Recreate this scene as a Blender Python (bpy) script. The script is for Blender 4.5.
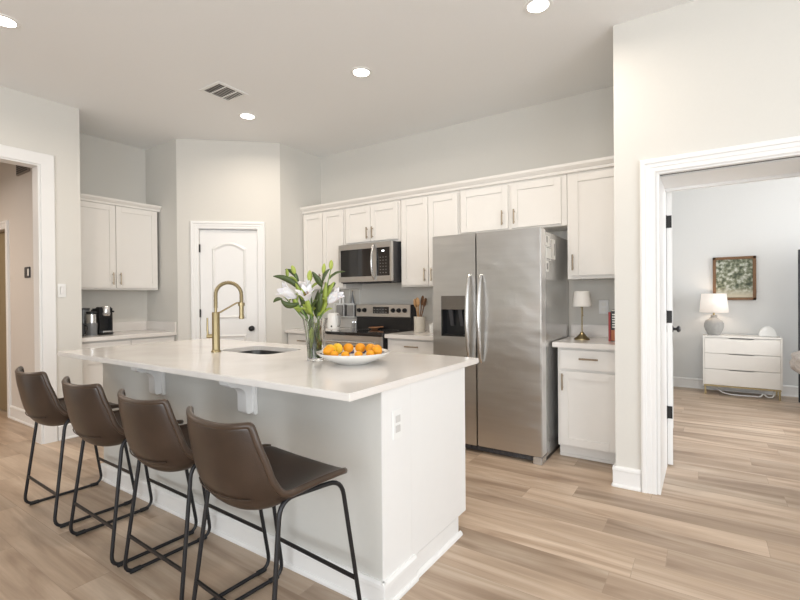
import bpy, bmesh, math, random
from mathutils import Vector, Matrix
random.seed(7)
PI = math.pi
for o in list(bpy.data.objects):
    bpy.data.objects.remove(o)
SC = bpy.context.scene
COL = SC.collection

# ------------------------------------------------------------------ camera, world, big lights, exposure
cam_data = bpy.data.cameras.new('camera')
cam = bpy.data.objects.new('camera', cam_data)
COL.objects.link(cam)
cam_data.sensor_fit = 'HORIZONTAL'
cam_data.sensor_width = 36.0
cam_data.lens = 453.73 * 36.0 / 800.0
cam_data.clip_start = 0.05
YAW, PIT, ROL = math.radians(33.948), math.radians(-0.3216), math.radians(-0.4837)
Fv = Vector((-math.sin(YAW) * math.cos(PIT), math.cos(YAW) * math.cos(PIT), math.sin(PIT)))
Rv = Vector((math.cos(YAW), math.sin(YAW), 0))
Uv = Rv.cross(Fv)
R2 = Rv * math.cos(ROL) + Uv * math.sin(ROL)
U2 = Uv * math.cos(ROL) - Rv * math.sin(ROL)
M = Matrix((R2, U2, -Fv)).transposed().to_4x4()
M.translation = Vector((0, 0, 1.2642))
cam.matrix_world = M
SC.camera = cam

world = bpy.data.worlds.new('daylight')
SC.world = world
world.use_nodes = True
bg = world.node_tree.nodes['Background']
bg.inputs[0].default_value = (0.85, 0.92, 1.0, 1)
bg.inputs[1].default_value = 1.0

def area(name, loc, direction, sx, sy, power, color):
    ld = bpy.data.lights.new(name, 'AREA')
    ld.shape = 'RECTANGLE'
    ld.size, ld.size_y = sx, sy
    ld.energy = power
    ld.color = color
    o = bpy.data.objects.new(name, ld)
    COL.objects.link(o)
    o.location = loc
    o.rotation_euler = Vector(direction).to_track_quat('-Z', 'Y').to_euler()
    return o
# daylight through the living room windows (right wall and rear wall) and the bedroom window
area('daylight_right', (3.30, -0.6, 1.55), (-1, 0.05, 0.26), 4.4, 2.3, 104, (0.93, 0.965, 1.0))
area('daylight_rear', (0.1, -4.05, 1.55), (0, 1, 0.26), 3.9, 2.3, 112, (0.94, 0.97, 1.0))
area('daylight_bedroom', (3.25, 5.5, 1.5), (-1, 0, -0.05), 2.4, 1.9, 85, (0.985, 0.985, 1.0))
area('hall_fill', (-6.6, 0.2, 2.6), (0, 0, -1), 0.6, 0.6, 30, (1.0, 0.84, 0.70))  # added unseen warm fill that brightens the hall

SC.view_settings.view_transform = 'Standard'
SC.view_settings.look = 'None'
SC.view_settings.exposure = 0.26
SC.view_settings.gamma = 1.0
SC.view_settings.use_curve_mapping = False

# ------------------------------------------------------------------ materials
def nodes_of(name):
    m = bpy.data.materials.new(name)
    m.use_nodes = True
    nt = m.node_tree
    return m, nt, nt.nodes['Principled BSDF']
def setp(b, **kw):
    al = dict(base='Base Color', rough='Roughness', metal='Metallic', spec='Specular IOR Level', trans='Transmission Weight',
              ior='IOR', coat='Coat Weight', sheen='Sheen Weight', emit='Emission Color', estr='Emission Strength',
              sss='Subsurface Weight', aniso='Anisotropic')
    for k, v in kw.items():
        i = b.inputs[al[k]]
        if k in ('base', 'emit'):
            v = (v[0], v[1], v[2], 1)
        i.default_value = v
def srgb(r, g, b):
    f = lambda c: (c / 255) / 12.92 if c / 255 <= .04045 else (((c / 255) + .055) / 1.055) ** 2.4
    return (f(r), f(g), f(b))
def mat(name, base, rough=.5, metal=0, var=.04, scale=30, bump=0, stretch=(1, 1, 1), **kw):
    """a paint, plastic or metal: noise varies its tone a little and gives it a fine bump"""
    m, nt, b = nodes_of(name)
    setp(b, base=base, rough=rough, metal=metal, **kw)
    tc = nt.nodes.new('ShaderNodeTexCoord'); mp = nt.nodes.new('ShaderNodeMapping')
    mp.inputs['Scale'].default_value = stretch
    nz = nt.nodes.new('ShaderNodeTexNoise'); nz.inputs['Scale'].default_value = scale; nz.inputs['Detail'].default_value = 3
    nt.links.new(tc.outputs['Object'], mp.inputs[0]); nt.links.new(mp.outputs[0], nz.inputs['Vector'])
    if var:
        mx = nt.nodes.new('ShaderNodeMix'); mx.data_type = 'RGBA'
        mx.inputs[6].default_value = tuple(max(0, c * (1 - var)) for c in base) + (1,)
        mx.inputs[7].default_value = tuple(min(1, c * (1 + var)) for c in base) + (1,)
        nt.links.new(nz.outputs['Fac'], mx.inputs[0]); nt.links.new(mx.outputs[2], b.inputs['Base Color'])
    if bump:
        bp = nt.nodes.new('ShaderNodeBump'); bp.inputs['Strength'].default_value = bump; bp.inputs['Distance'].default_value = .01
        nt.links.new(nz.outputs['Fac'], bp.inputs['Height']); nt.links.new(bp.outputs[0], b.inputs['Normal'])
    return m

W = {}
W['wall'] = mat('wall_paint', (.69, .672, .625), .75, var=.012, scale=60, bump=.03)
W['hallwall'] = mat('hall_wall_paint', (.66, .62, .575), .75, var=.012, scale=60, bump=.03)
W['bedwall'] = mat('bedroom_wall_paint', (.69, .695, .685), .75, var=.012, scale=60, bump=.03)
W['ceiling'] = mat('ceiling_paint', (.885, .89, .885), .85, var=.012, scale=90, bump=.05)
W['trim'] = mat('white_trim_paint', (.83, .825, .81), .38, var=.01, scale=20)
W['cab'] = mat('warm_white_cabinet_lacquer', (.80, .775, .735), .36, var=.012, scale=14)
W['islandgrey'] = mat('island_grey_paint', (.62, .615, .58), .7, var=.015, scale=50, bump=.03)
W['blackmetal'] = mat('black_powder_coat', (.016, .016, .018), .38, metal=.3, var=.15, scale=80)
W['blackplastic'] = mat('black_plastic', (.012, .012, .013), .3, var=.1, scale=60)
W['darkgrey'] = mat('dark_grey_plastic', (.06, .06, .065), .45, var=.1, scale=60)
W['rubber'] = mat('black_rubber', (.01, .01, .011), .7, var=.1, scale=60)
W['blackglass'] = mat('black_ceramic_glass', (.008, .008, .009), .08, var=.05, scale=8, coat=.5)
W['brass'] = mat('brushed_brass', (.37, .30, .17), .34, metal=1, var=.06, scale=40, stretch=(1, 1, .1))
W['nickel'] = mat('brushed_nickel', (.34, .28, .21), .36, metal=1, var=.05, scale=50)
W['chrome'] = mat('satin_chrome', (.75, .75, .75), .2, metal=1, var=.02, scale=20)
W['steel'] = mat('brushed_stainless', (.60, .585, .565), .30, metal=1, var=.06, scale=6, stretch=(.5, .5, 7), bump=.03)
def ripple(m):
    nt = m.node_tree; b = nt.nodes['Principled BSDF']
    tc = nt.nodes.new('ShaderNodeTexCoord'); mp = nt.nodes.new('ShaderNodeMapping'); mp.inputs['Scale'].default_value = (1.2, 1.2, 2.6)
    nz = nt.nodes.new('ShaderNodeTexNoise'); nz.inputs['Scale'].default_value = 1.6; nz.inputs['Detail'].default_value = 2
    bp = nt.nodes.new('ShaderNodeBump'); bp.inputs['Strength'].default_value = .35; bp.inputs['Distance'].default_value = .05
    nt.links.new(tc.outputs['Object'], mp.inputs[0]); nt.links.new(mp.outputs[0], nz.inputs['Vector']); nt.links.new(nz.outputs['Fac'], bp.inputs['Height'])
    old = b.inputs['Normal'].links[0].from_node
    nt.links.new(bp.outputs[0], old.inputs['Normal'])
ripple(W['steel'])
W['steelside'] = mat('grey_fridge_side', (.60, .60, .59), .26, metal=.7, var=.03, scale=40)
W['edge_lit'] = mat('lit_fridge_edge', (.80, .79, .78), .35, metal=.7, var=.02, scale=40)
W['darksteel'] = mat('dark_bronze_steel', (.20, .18, .16), .32, metal=.9, var=.04, scale=30)
W['handle_steel'] = mat('satin_handle_steel', (.58, .575, .565), .24, metal=1, var=.03, scale=30)
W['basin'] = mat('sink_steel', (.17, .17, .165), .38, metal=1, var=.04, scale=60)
W['white'] = mat('white_plastic', (.85, .85, .83), .35, var=.01, scale=30)
W['ceramic'] = mat('white_ceramic', (.84, .83, .80), .15, var=.015, scale=12, coat=.3)
W['crock'] = mat('cream_stoneware', (.72, .67, .58), .4, var=.05, scale=40)
W['paper'] = mat('white_paper', (.83, .82, .78), .7, var=.02, scale=40)
W['paperink'] = mat('printed_grey_ink', (.33, .32, .30), .7, var=.3, scale=120)
W['wood_light'] = mat('pale_utensil_wood', (.50, .30, .14), .5, var=.25, scale=14, stretch=(8, 8, 1))
W['wood_dark'] = mat('dark_utensil_wood', (.17, .085, .04), .5, var=.3, scale=14, stretch=(8, 8, 1))
W['copper'] = mat('copper_brown_glaze', (.42, .20, .10), .35, var=.2, scale=20)
W['grey'] = mat('grey_tin', (.33, .32, .31), .45, metal=.4, var=.1, scale=30)
W['greyclear'] = mat('smoky_grey_tank', (.20, .205, .21), .12, var=.1, scale=20, coat=.4)
W['shade'] = mat('white_linen_shade', (.82, .80, .76), .8, var=.03, scale=160, bump=.1)
W['lampbody'] = mat('grey_plaster_lamp', (.36, .355, .34), .85, var=.14, scale=30, bump=.25)
W['dresser'] = mat('cream_dresser_lacquer', (.80, .775, .73), .42, var=.012, scale=14)
W['tan_door'] = mat('tan_stained_door', (.27, .21, .12), .5, var=.18, scale=6, stretch=(10, 10, .5))
W['dark'] = mat('charcoal_panel', (.03, .033, .037), .6, var=.1, scale=40)
W['book_red'] = mat('red_book_cloth', (.42, .06, .06), .55, var=.08, scale=60)
W['book_black'] = mat('black_book_jacket', (.012, .012, .014), .4, var=.1, scale=40)
W['book_orange'] = mat('orange_jacket_print', (.45, .14, .05), .45, var=.2, scale=60)
W['orange'] = mat('orange_peel', (.84, .34, .006), .5, var=.10, scale=140, bump=.12)
W['yellow'] = mat('yellow_peel', (.86, .52, .015), .40, var=.08, scale=140, bump=.12)
W['stem_green'] = mat('stem_green', (.13, .22, .05), .5, var=.2, scale=30)
W['leaf_dark'] = mat('dark_lily_leaf', (.06, .088, .022), .42, var=.3, scale=30)
W['leaf_light'] = mat('bright_lily_leaf', (.27, .34, .05), .42, var=.3, scale=30)
W['bud_green'] = mat('green_lily_bud', (.40, .47, .09), .45, var=.2, scale=25, stretch=(1, 1, .3))
W['petal'] = mat('white_lily_petal', (.86, .83, .84), .5, var=.04, scale=40, sss=.1)
W['stamen'] = mat('rust_stamen', (.25, .08, .02), .7, var=.2, scale=60)
W['slot'] = mat('dark_head_strip', (.10, .10, .10), .6, var=.1, scale=60)
W['hinge_bronze'] = mat('dark_hinge_bronze', (.02, .019, .018), .45, metal=.4, var=.1, scale=60)  # dark metal of the door hinges
W['cable_grey'] = mat('pale_grey_cable', (.55, .56, .60), .5, var=.05, scale=60)
W['ventgrey'] = mat('grey_louvre', (.42, .41, .39), .6, var=.05, scale=40)
W['ventpale'] = mat('pale_louvre', (.62, .61, .59), .6, var=.05, scale=40)
W['vent_dark'] = mat('dark_duct', (.06, .06, .06), .8, var=.1, scale=40)
W['hallfix'] = mat('grey_fixture_metal', (.30, .27, .24), .5, metal=.3, var=.1, scale=40)

def leather():
    m, nt, b = nodes_of('brown_leather')
    tc = nt.nodes.new('ShaderNodeTexCoord')
    n1 = nt.nodes.new('ShaderNodeTexNoise'); n1.inputs['Scale'].default_value = 7; n1.inputs['Detail'].default_value = 5
    v = nt.nodes.new('ShaderNodeTexVoronoi'); v.inputs['Scale'].default_value = 260
    r = nt.nodes.new('ShaderNodeValToRGB')
    r.color_ramp.elements[0].position = .3; r.color_ramp.elements[0].color = (.024, .014, .009, 1)
    r.color_ramp.elements[1].position = .75; r.color_ramp.elements[1].color = (.052, .031, .020, 1)
    bp = nt.nodes.new('ShaderNodeBump'); bp.inputs['Strength'].default_value = .12; bp.inputs['Distance'].default_value = .002
    for n in (n1, v): nt.links.new(tc.outputs['Object'], n.inputs['Vector'])
    nt.links.new(n1.outputs['Fac'], r.inputs[0]); nt.links.new(r.outputs[0], b.inputs['Base Color'])
    nt.links.new(v.outputs['Distance'], bp.inputs['Height']); nt.links.new(bp.outputs[0], b.inputs['Normal'])
    setp(b, rough=.33, spec=.55)
    return m
W['leather'] = leather()
W['rim_sheen'] = mat('leather_rim_sheen', (.055, .034, .022), .30, var=.2, scale=30)

def quartz():
    m, nt, b = nodes_of('white_quartz')
    tc = nt.nodes.new('ShaderNodeTexCoord')
    n1 = nt.nodes.new('ShaderNodeTexNoise'); n1.inputs['Scale'].default_value = 2.2; n1.inputs['Detail'].default_value = 8; n1.inputs['Distortion'].default_value = 1.2
    n2 = nt.nodes.new('ShaderNodeTexNoise'); n2.inputs['Scale'].default_value = 220
    r = nt.nodes.new('ShaderNodeValToRGB')
    r.color_ramp.elements[0].position = .35; r.color_ramp.elements[0].color = (.76, .72, .68, 1)
    r.color_ramp.elements[1].position = .6; r.color_ramp.elements[1].color = (.82, .785, .745, 1)
    mx = nt.nodes.new('ShaderNodeMix'); mx.data_type = 'RGBA'; mx.blend_type = 'MULTIPLY'; mx.inputs[0].default_value = .05
    for n in (n1, n2): nt.links.new(tc.outputs['Object'], n.inputs['Vector'])
    nt.links.new(n1.outputs['Fac'], r.inputs[0]); nt.links.new(r.outputs[0], mx.inputs[6]); nt.links.new(n2.outputs['Fac'], mx.inputs[7])
    nt.links.new(mx.outputs[2], b.inputs['Base Color'])
    setp(b, rough=.16, spec=.5)
    return m
W['quartz'] = quartz()

def planks():
    m, nt, b = nodes_of('oak_vinyl_planks')
    N, L = nt.nodes.new, nt.links.new
    tc = N('ShaderNodeTexCoord')
    br = N('ShaderNodeTexBrick')
    br.offset = 0; br.offset_frequency = 2; br.squash = 1
    br.inputs['Color1'].default_value = (0, 0, 0, 1); br.inputs['Color2'].default_value = (1, 1, 1, 1); br.inputs['Mortar'].default_value = (.5, .5, .5, 1)
    br.inputs['Scale'].default_value = 1; br.inputs['Mortar Size'].default_value = .0012; br.inputs['Mortar Smooth'].default_value = .2
    br.inputs['Brick Width'].default_value = 1.22; br.inputs['Row Height'].default_value = .18; br.inputs['Bias'].default_value = 0
    sh_ = N('ShaderNodeMapping'); sh_.inputs['Location'].default_value = (31.7, 20.07, 0)
    L(tc.outputs['Object'], sh_.inputs[0])
    sx_ = N('ShaderNodeSeparateXYZ'); L(sh_.outputs[0], sx_.inputs[0])
    rw = N('ShaderNodeMath'); rw.operation = 'DIVIDE'; rw.inputs[1].default_value = .18; L(sx_.outputs[1], rw.inputs[0])
    fl = N('ShaderNodeMath'); fl.operation = 'FLOOR'; L(rw.outputs[0], fl.inputs[0])
    wn = N('ShaderNodeTexWhiteNoise'); wn.noise_dimensions = '1D'; L(fl.outputs[0], wn.inputs['W'])
    ax_ = N('ShaderNodeMath'); ax_.operation = 'MULTIPLY_ADD'; ax_.inputs[1].default_value = 1.22; L(wn.outputs['Value'], ax_.inputs[0]); L(sx_.outputs[0], ax_.inputs[2])
    cx2 = N('ShaderNodeCombineXYZ'); L(ax_.outputs[0], cx2.inputs[0]); L(sx_.outputs[1], cx2.inputs[1])
    L(cx2.outputs[0], br.inputs['Vector'])
    off = N('ShaderNodeVectorMath'); off.operation = 'MULTIPLY_ADD'
    off.inputs[1].default_value = (7.3, 5.1, 3.7)
    L(br.outputs['Color'], off.inputs[0]); L(sh_.outputs[0], off.inputs[2])
    def stretched(sx, sy, scale, detail, dist):
        mp = N('ShaderNodeMapping'); mp.inputs['Scale'].default_value = (sx, sy, 1)
        nz = N('ShaderNodeTexNoise'); nz.inputs['Scale'].default_value = scale; nz.inputs['Detail'].default_value = detail; nz.inputs['Distortion'].default_value = dist
        L(off.outputs[0], mp.inputs[0]); L(mp.outputs[0], nz.inputs['Vector'])
        return nz
    grain = stretched(.50, 4.2, 2.0, 4, 1.1)
    fine = stretched(1.6, 45, 2.5, 4, .2)
    base = N('ShaderNodeValToRGB')
    e = base.color_ramp.elements
    e[0].position = .28; e[0].color = (.33, .235, .165, 1)
    e[1].position = .72; e[1].color = (.65, .53, .415, 1)
    k = e.new(.5); k.color = (.50, .38, .28, 1)
    L(grain.outputs['Fac'], base.inputs[0])
    tone = N('ShaderNodeValToRGB')
    tone.color_ramp.elements[0].color = (.78, .765, .75, 1); tone.color_ramp.elements[1].color = (1.06, 1.05, 1.04, 1)
    L(br.outputs['Color'], tone.inputs[0])
    m1 = N('ShaderNodeMix'); m1.data_type = 'RGBA'; m1.blend_type = 'MULTIPLY'; m1.inputs[0].default_value = 1
    L(base.outputs[0], m1.inputs[6]); L(tone.outputs[0], m1.inputs[7])
    fr = N('ShaderNodeValToRGB'); fr.color_ramp.elements[0].position = .3; fr.color_ramp.elements[0].color = (.82, .82, .82, 1); fr.color_ramp.elements[1].position = .6; fr.color_ramp.elements[1].color = (1, 1, 1, 1)
    L(fine.outputs['Fac'], fr.inputs[0])
    m2 = N('ShaderNodeMix'); m2.data_type = 'RGBA'; m2.blend_type = 'MULTIPLY'; m2.inputs[0].default_value = .5
    L(m1.outputs[2], m2.inputs[6]); L(fr.outputs[0], m2.inputs[7])
    m3 = N('ShaderNodeMix'); m3.data_type = 'RGBA'; m3.inputs[7].default_value = (.16, .11, .075, 1)
    sc = N('ShaderNodeMath'); sc.operation = 'MULTIPLY'; sc.inputs[1].default_value = .35
    L(br.outputs['Fac'], sc.inputs[0]); L(sc.outputs[0], m3.inputs[0]); L(m2.outputs[2], m3.inputs[6])
    L(m3.outputs[2], b.inputs['Base Color'])
    bp = N('ShaderNodeBump'); bp.inputs['Strength'].default_value = .08; bp.inputs['Distance'].default_value = .004
    L(fine.outputs['Fac'], bp.inputs['Height']); L(bp.outputs[0], b.inputs['Normal'])
    setp(b, rough=.40, spec=.45)
    return m
W['floor'] = planks()

def glass(name, col, rough=0, ior=1.45):
    m, nt, b = nodes_of(name)
    setp(b, base=col, rough=rough, trans=1.0, ior=ior)
    return m
W['glass'] = glass('clear_cut_glass', (.97, .98, .97), .02, 1.46)
W['water'] = glass('vase_water', (.97, .98, .97), 0, 1.33)

def emis(name, col, s):
    m, nt, b = nodes_of(name)
    setp(b, base=(.9, .9, .9), emit=col, estr=s)
    return m
W['lens'] = emis('lit_downlight_lens', (1.0, .95, .87), 9)
W['lit'] = emis('lit_display', (.9, .97, 1.0), 2.5)
W['shade_lit'] = emis('lit_lamp_shade', (1.0, .86, .74), .18)
setp(W['shade_lit'].node_tree.nodes['Principled BSDF'], base=(.84, .79, .74), rough=.8)

def bowl_inside():
    m, nt, b = nodes_of('white_bowl_blue_rim_pattern')
    N, L = nt.nodes.new, nt.links.new
    tc = N('ShaderNodeTexCoord'); sp = N('ShaderNodeSeparateXYZ'); L(tc.outputs['Object'], sp.inputs[0])
    at = N('ShaderNodeMath'); at.operation = 'ARCTAN2'; L(sp.outputs[1], at.inputs[0]); L(sp.outputs[0], at.inputs[1])
    mu = N('ShaderNodeMath'); mu.operation = 'MULTIPLY'; mu.inputs[1].default_value = 14; L(at.outputs[0], mu.inputs[0])
    sn = N('ShaderNodeMath'); sn.operation = 'SINE'; L(mu.outputs[0], sn.inputs[0])
    gt = N('ShaderNodeMath'); gt.operation = 'GREATER_THAN'; gt.inputs[1].default_value = -.2; L(sn.outputs[0], gt.inputs[0])
    ln = N('ShaderNodeVectorMath'); ln.operation = 'LENGTH'
    cb = N('ShaderNodeCombineXYZ'); L(sp.outputs[0], cb.inputs[0]); L(sp.outputs[1], cb.inputs[1]); L(cb.outputs[0], ln.inputs[0])
    g2 = N('ShaderNodeMath'); g2.operation = 'GREATER_THAN'; g2.inputs[1].default_value = .135; L(ln.outputs['Value'], g2.inputs[0])
    g3 = N('ShaderNodeMath'); g3.operation = 'LESS_THAN'; g3.inputs[1].default_value = .178; L(ln.outputs['Value'], g3.inputs[0])
    p1 = N('ShaderNodeMath'); p1.operation = 'MULTIPLY'; L(gt.outputs[0], p1.inputs[0]); L(g2.outputs[0], p1.inputs[1])
    p2 = N('ShaderNodeMath'); p2.operation = 'MULTIPLY'; L(p1.outputs[0], p2.inputs[0]); L(g3.outputs[0], p2.inputs[1])
    mx = N('ShaderNodeMix'); mx.data_type = 'RGBA'; mx.inputs[6].default_value = (.84, .83, .80, 1); mx.inputs[7].default_value = (.05, .055, .14, 1)
    L(p2.outputs[0], mx.inputs[0]); L(mx.outputs[2], b.inputs['Base Color'])
    setp(b, rough=.15, coat=.3)
    return m
W['bowl_in'] = bowl_inside()

def landscape():
    m, nt, b = nodes_of('painted_tree_print')
    N, L = nt.nodes.new, nt.links.new
    tc = N('ShaderNodeTexCoord')
    nz = N('ShaderNodeTexNoise'); nz.inputs['Scale'].default_value = 22; nz.inputs['Detail'].default_value = 6
    L(tc.outputs['Object'], nz.inputs['Vector'])
    r = N('ShaderNodeValToRGB')
    e = r.color_ramp.elements
    e[0].position = .38; e[0].color = (.045, .06, .035, 1)
    e[1].position = .66; e[1].color = (.56, .58, .52, 1)
    k = e.new(.5); k.color = (.17, .19, .12, 1)
    L(nz.outputs['Fac'], r.inputs[0])
    sp = N('ShaderNodeSeparateXYZ'); L(tc.outputs['Object'], sp.inputs[0])
    mr = N('ShaderNodeMapRange'); mr.inputs['From Min'].default_value = .17; mr.inputs['From Max'].default_value = .06
    L(sp.outputs[2], mr.inputs['Value'])
    mx = N('ShaderNodeMix'); mx.data_type = 'RGBA'; mx.inputs[7].default_value = (.60, .55, .42, 1)
    L(mr.outputs[0], mx.inputs[0]); L(r.outputs[0], mx.inputs[6]); L(mx.outputs[2], b.inputs['Base Color'])
    setp(b, rough=.5)
    return m
W['print'] = landscape()
W['frame_wood'] = mat('gilt_brown_frame', (.17, .085, .035), .4, var=.3, scale=50, metal=.2)

def knit():
    m = mat('grey_beige_knit', (.52, .47, .43), .9, var=.35, scale=45, bump=.9)
    return m
W['knit'] = knit()

# ------------------------------------------------------------------ mesh helpers
ORG = {}
class MB:
    """collects shapes in world coordinates and links them as ONE mesh object"""
    def __init__(self):
        self.bm = bmesh.new()
    def box(self, x0, x1, y0, y1, z0, z1, bev=0, seg=2):
        t = bmesh.new()
        bmesh.ops.create_cube(t, size=1)
        for v in t.verts:
            v.co = Vector(((x0 + x1) / 2 + v.co.x * (x1 - x0), (y0 + y1) / 2 + v.co.y * (y1 - y0), (z0 + z1) / 2 + v.co.z * (z1 - z0)))
        if bev:
            bmesh.ops.bevel(t, geom=list(t.edges), offset=bev, segments=seg, affect='EDGES', clamp_overlap=True)
        return self._merge(t)
    def _merge(self, t, mtx=None):
        if mtx is not None:
            bmesh.ops.transform(t, matrix=mtx, verts=t.verts)
        bmesh.ops.recalc_face_normals(t, faces=t.faces)
        me = bpy.data.meshes.new('tmp'); t.to_mesh(me); t.free()
        self.bm.from_mesh(me); bpy.data.meshes.remove(me)
        return self
    def prism(self, pts, axis, a0, a1, bev=0):
        """polygon extruded along an axis; pts are the two other coordinates in x,y,z order"""
        t = bmesh.new()
        def P(p, a):
            return {'x': (a, p[0], p[1]), 'y': (p[0], a, p[1]), 'z': (p[0], p[1], a)}[axis]
        A = [t.verts.new(P(p, a0)) for p in pts]; B = [t.verts.new(P(p, a1)) for p in pts]
        n = len(pts)
        t.faces.new(A); t.faces.new(B[::-1])
        for i in range(n):
            t.faces.new((A[i], B[i], B[(i + 1) % n], A[(i + 1) % n]))
        if bev:
            bmesh.ops.recalc_face_normals(t, faces=t.faces)
            bmesh.ops.bevel(t, geom=list(t.edges), offset=bev, segments=2, affect='EDGES', clamp_overlap=True)
        return self._merge(t)
    def lathe(self, prof, c=(0, 0, 0), n=32, mtx=None, squash=None):
        """(radius, z) profile about the vertical through c, or transformed by mtx"""
        t = bmesh.new()
        rings = []
        for r, z in prof:
            if r < 1e-6:
                rings.append([t.verts.new((0, 0, z))])
            else:
                rings.append([t.verts.new((r * math.cos(2 * PI * i / n), r * math.sin(2 * PI * i / n), z)) for i in range(n)])
        for a, b in zip(rings, rings[1:]):
            for i in range(n):
                j = (i + 1) % n
                if len(a) == 1 and len(b) == 1: continue
                if len(a) == 1: t.faces.new((a[0], b[i], b[j]))
                elif len(b) == 1: t.faces.new((a[i], b[0], a[j]))
                else: t.faces.new((a[i], b[i], b[j], a[j]))
        m = mtx if mtx is not None else Matrix.Identity(4)
        return self._merge(t, Matrix.Translation(Vector(c)) @ m)
    def tube(self, pts, r, n=10, closed=False, flat=1.0):
        pts = [Vector(p) for p in pts]
        t = bmesh.new()
        k = len(pts)
        rr = r if isinstance(r, (list, tuple)) else [r] * k
        up = None
        rings = []
        for i, p in enumerate(pts):
            a = pts[(i - 1) % k] if (closed or i > 0) else p
            b = pts[(i + 1) % k] if (closed or i < k - 1) else p
            d = (b - a).normalized()
            if up is None:
                up = Vector((0, 0, 1)) if abs(d.z) < .9 else Vector((1, 0, 0))
            s = d.cross(up)
            if s.length < 1e-4: s = d.cross(Vector((0, 1, 0)))
            s.normalize(); up = s.cross(d).normalized()
            rings.append([t.verts.new(p + (s * math.cos(2 * PI * j / n) + up * flat * math.sin(2 * PI * j / n)) * rr[i]) for j in range(n)])
        m = k if closed else k - 1
        for i in range(m):
            A, B = rings[i], rings[(i + 1) % k]
            # closed loops: match the seam so that it does not twist
            sh = 0
            if closed and i == k - 1:
                sh = min(range(n), key=lambda q: sum((A[j].co - B[(j + q) % n].co).length for j in range(n)))
            for j in range(n):
                t.faces.new((A[j], A[(j + 1) % n], B[(j + 1 + sh) % n], B[(j + sh) % n]))
        if not closed:
            t.faces.new(rings[0][::-1]); t.faces.new(rings[-1])
        return self._merge(t)
    def ball(self, c, r, sub=3, scale=(1, 1, 1)):
        t = bmesh.new()
        bmesh.ops.create_icosphere(t, subdivisions=sub, radius=r)
        return self._merge(t, Matrix.Translation(Vector(c)) @ Matrix.Diagonal((*scale, 1)))
    def strip(self, rows):
        """a grid of points"""
        t = bmesh.new()
        V = [[t.verts.new(p) for p in row] for row in rows]
        for a, b in zip(V, V[1:]):
            for i in range(len(a) - 1):
                try: t.faces.new((a[i], a[i + 1], b[i + 1], b[i]))
                except ValueError: pass
        return self._merge(t)
    def build(self, name, m, parent=None, smooth=None, origin=None):
        me = bpy.data.meshes.new(name)
        if parent is not None:
            og = ORG[parent]
        elif origin is not None:
            og = Vector(origin)
        else:
            xs = [v.co for v in self.bm.verts]
            og = Vector(((min(p.x for p in xs) + max(p.x for p in xs)) / 2, (min(p.y for p in xs) + max(p.y for p in xs)) / 2, min(p.z for p in xs)))
        for v in self.bm.verts: v.co -= og
        self.bm.to_mesh(me); self.bm.free()
        o = bpy.data.objects.new(name, me)
        COL.objects.link(o)
        me.materials.append(m)
        if smooth is not None:
            for p in me.polygons: p.use_smooth = True
            if smooth < 180:
                try: me.set_sharp_from_angle(angle=math.radians(smooth))
                except Exception: pass
        if parent is not None: o.parent = parent
        else: o.location = og
        ORG[o] = og
        return o

def tag(o, label, cat, group=None):
    o['label'] = label; o['category'] = cat
    if group: o['group'] = group
    return o
def thing(name, label, cat, loc, group=None):
    o = bpy.data.objects.new(name, None)
    o.empty_display_size = .05
    COL.objects.link(o); o.location = loc
    ORG[o] = Vector(loc)
    return tag(o, label, cat, group)
def struct(mb, name, m, smooth=None):
    o = mb.build(name, m, smooth=smooth, origin=(0, 0, 0))
    o['kind'] = 'structure'
    return o
def copy_tree(o, parent=None):
    c = o.copy(); COL.objects.link(c); c.parent = parent
    for ch in o.children: copy_tree(ch, c)
    return c
def fillet(pts, r, n=5, closed=False):
    """round the corners of a polyline"""
    pts = [Vector(p) for p in pts]
    out = []
    k = len(pts)
    for i in range(k):
        if not closed and i in (0, k - 1):
            out.append(pts[i]); continue
        p, a, b = pts[i], pts[i - 1], pts[(i + 1) % k]
        da, db = (a - p), (b - p)
        d = min(r, da.length * .45, db.length * .45)
        s, e = p + da.normalized() * d, p + db.normalized() * d
        for j in range(n + 1):
            t = j / n
            out.append(s * (1 - t) ** 2 + p * 2 * t * (1 - t) + e * t * t)
    return out
def bez(a, b, c, n=10):
    a, b, c = Vector(a), Vector(b), Vector(c)
    return [a * (1 - i / n) ** 2 + b * 2 * (i / n) * (1 - i / n) + c * (i / n) ** 2 for i in range(n + 1)]

# ------------------------------------------------------------------ the room
H = 3.05
XL = -4.85           # left wall
YB = 4.237           # back wall of the kitchen
YP = 3.296           # wall with the bedroom doorway
XP = -0.5            # its left end
XN, YN = -5.535, 2.81
PE, PF = Vector((-4.875, 2.81)), Vector((-4.05, 3.569))

struct(MB().box(-9, 3.5, -4.4, 7.6, -.1, 0), 'floor', W['floor'])
struct(MB().box(-9, 3.5, -4.4, 7.6, H, H + .1), 'ceiling', W['ceiling'])
struct(MB().box(XN - .12, XP, YB, YB + .12, 0, H), 'wall_back', W['wall'])
# left wall with the hall opening (y .2 .. 1.547, head 2.457)
struct(MB().box(XL - .12, XL, -4.4, .12, 0, H).box(XL - .12, XL, .12, 1.547, 2.457, H).box(XL - .12, XL, 1.547, 1.861, 0, H)
       .box(XN - .12, XL - .12, 1.836, 1.861, 0, H), 'wall_left', W['wall'])
struct(MB().box(XN - .12, XN, 1.861, YN + .12, 0, H), 'wall_nook', W['wall'])
struct(MB().box(XN, PE.x, YN, YN + .12, 0, H), 'wall_nook_side', W['wall'])
struct(MB().box(PF.x - .12, PF.x, PF.y, YB, 0, H), 'wall_pantry_side', W['wall'])
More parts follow.
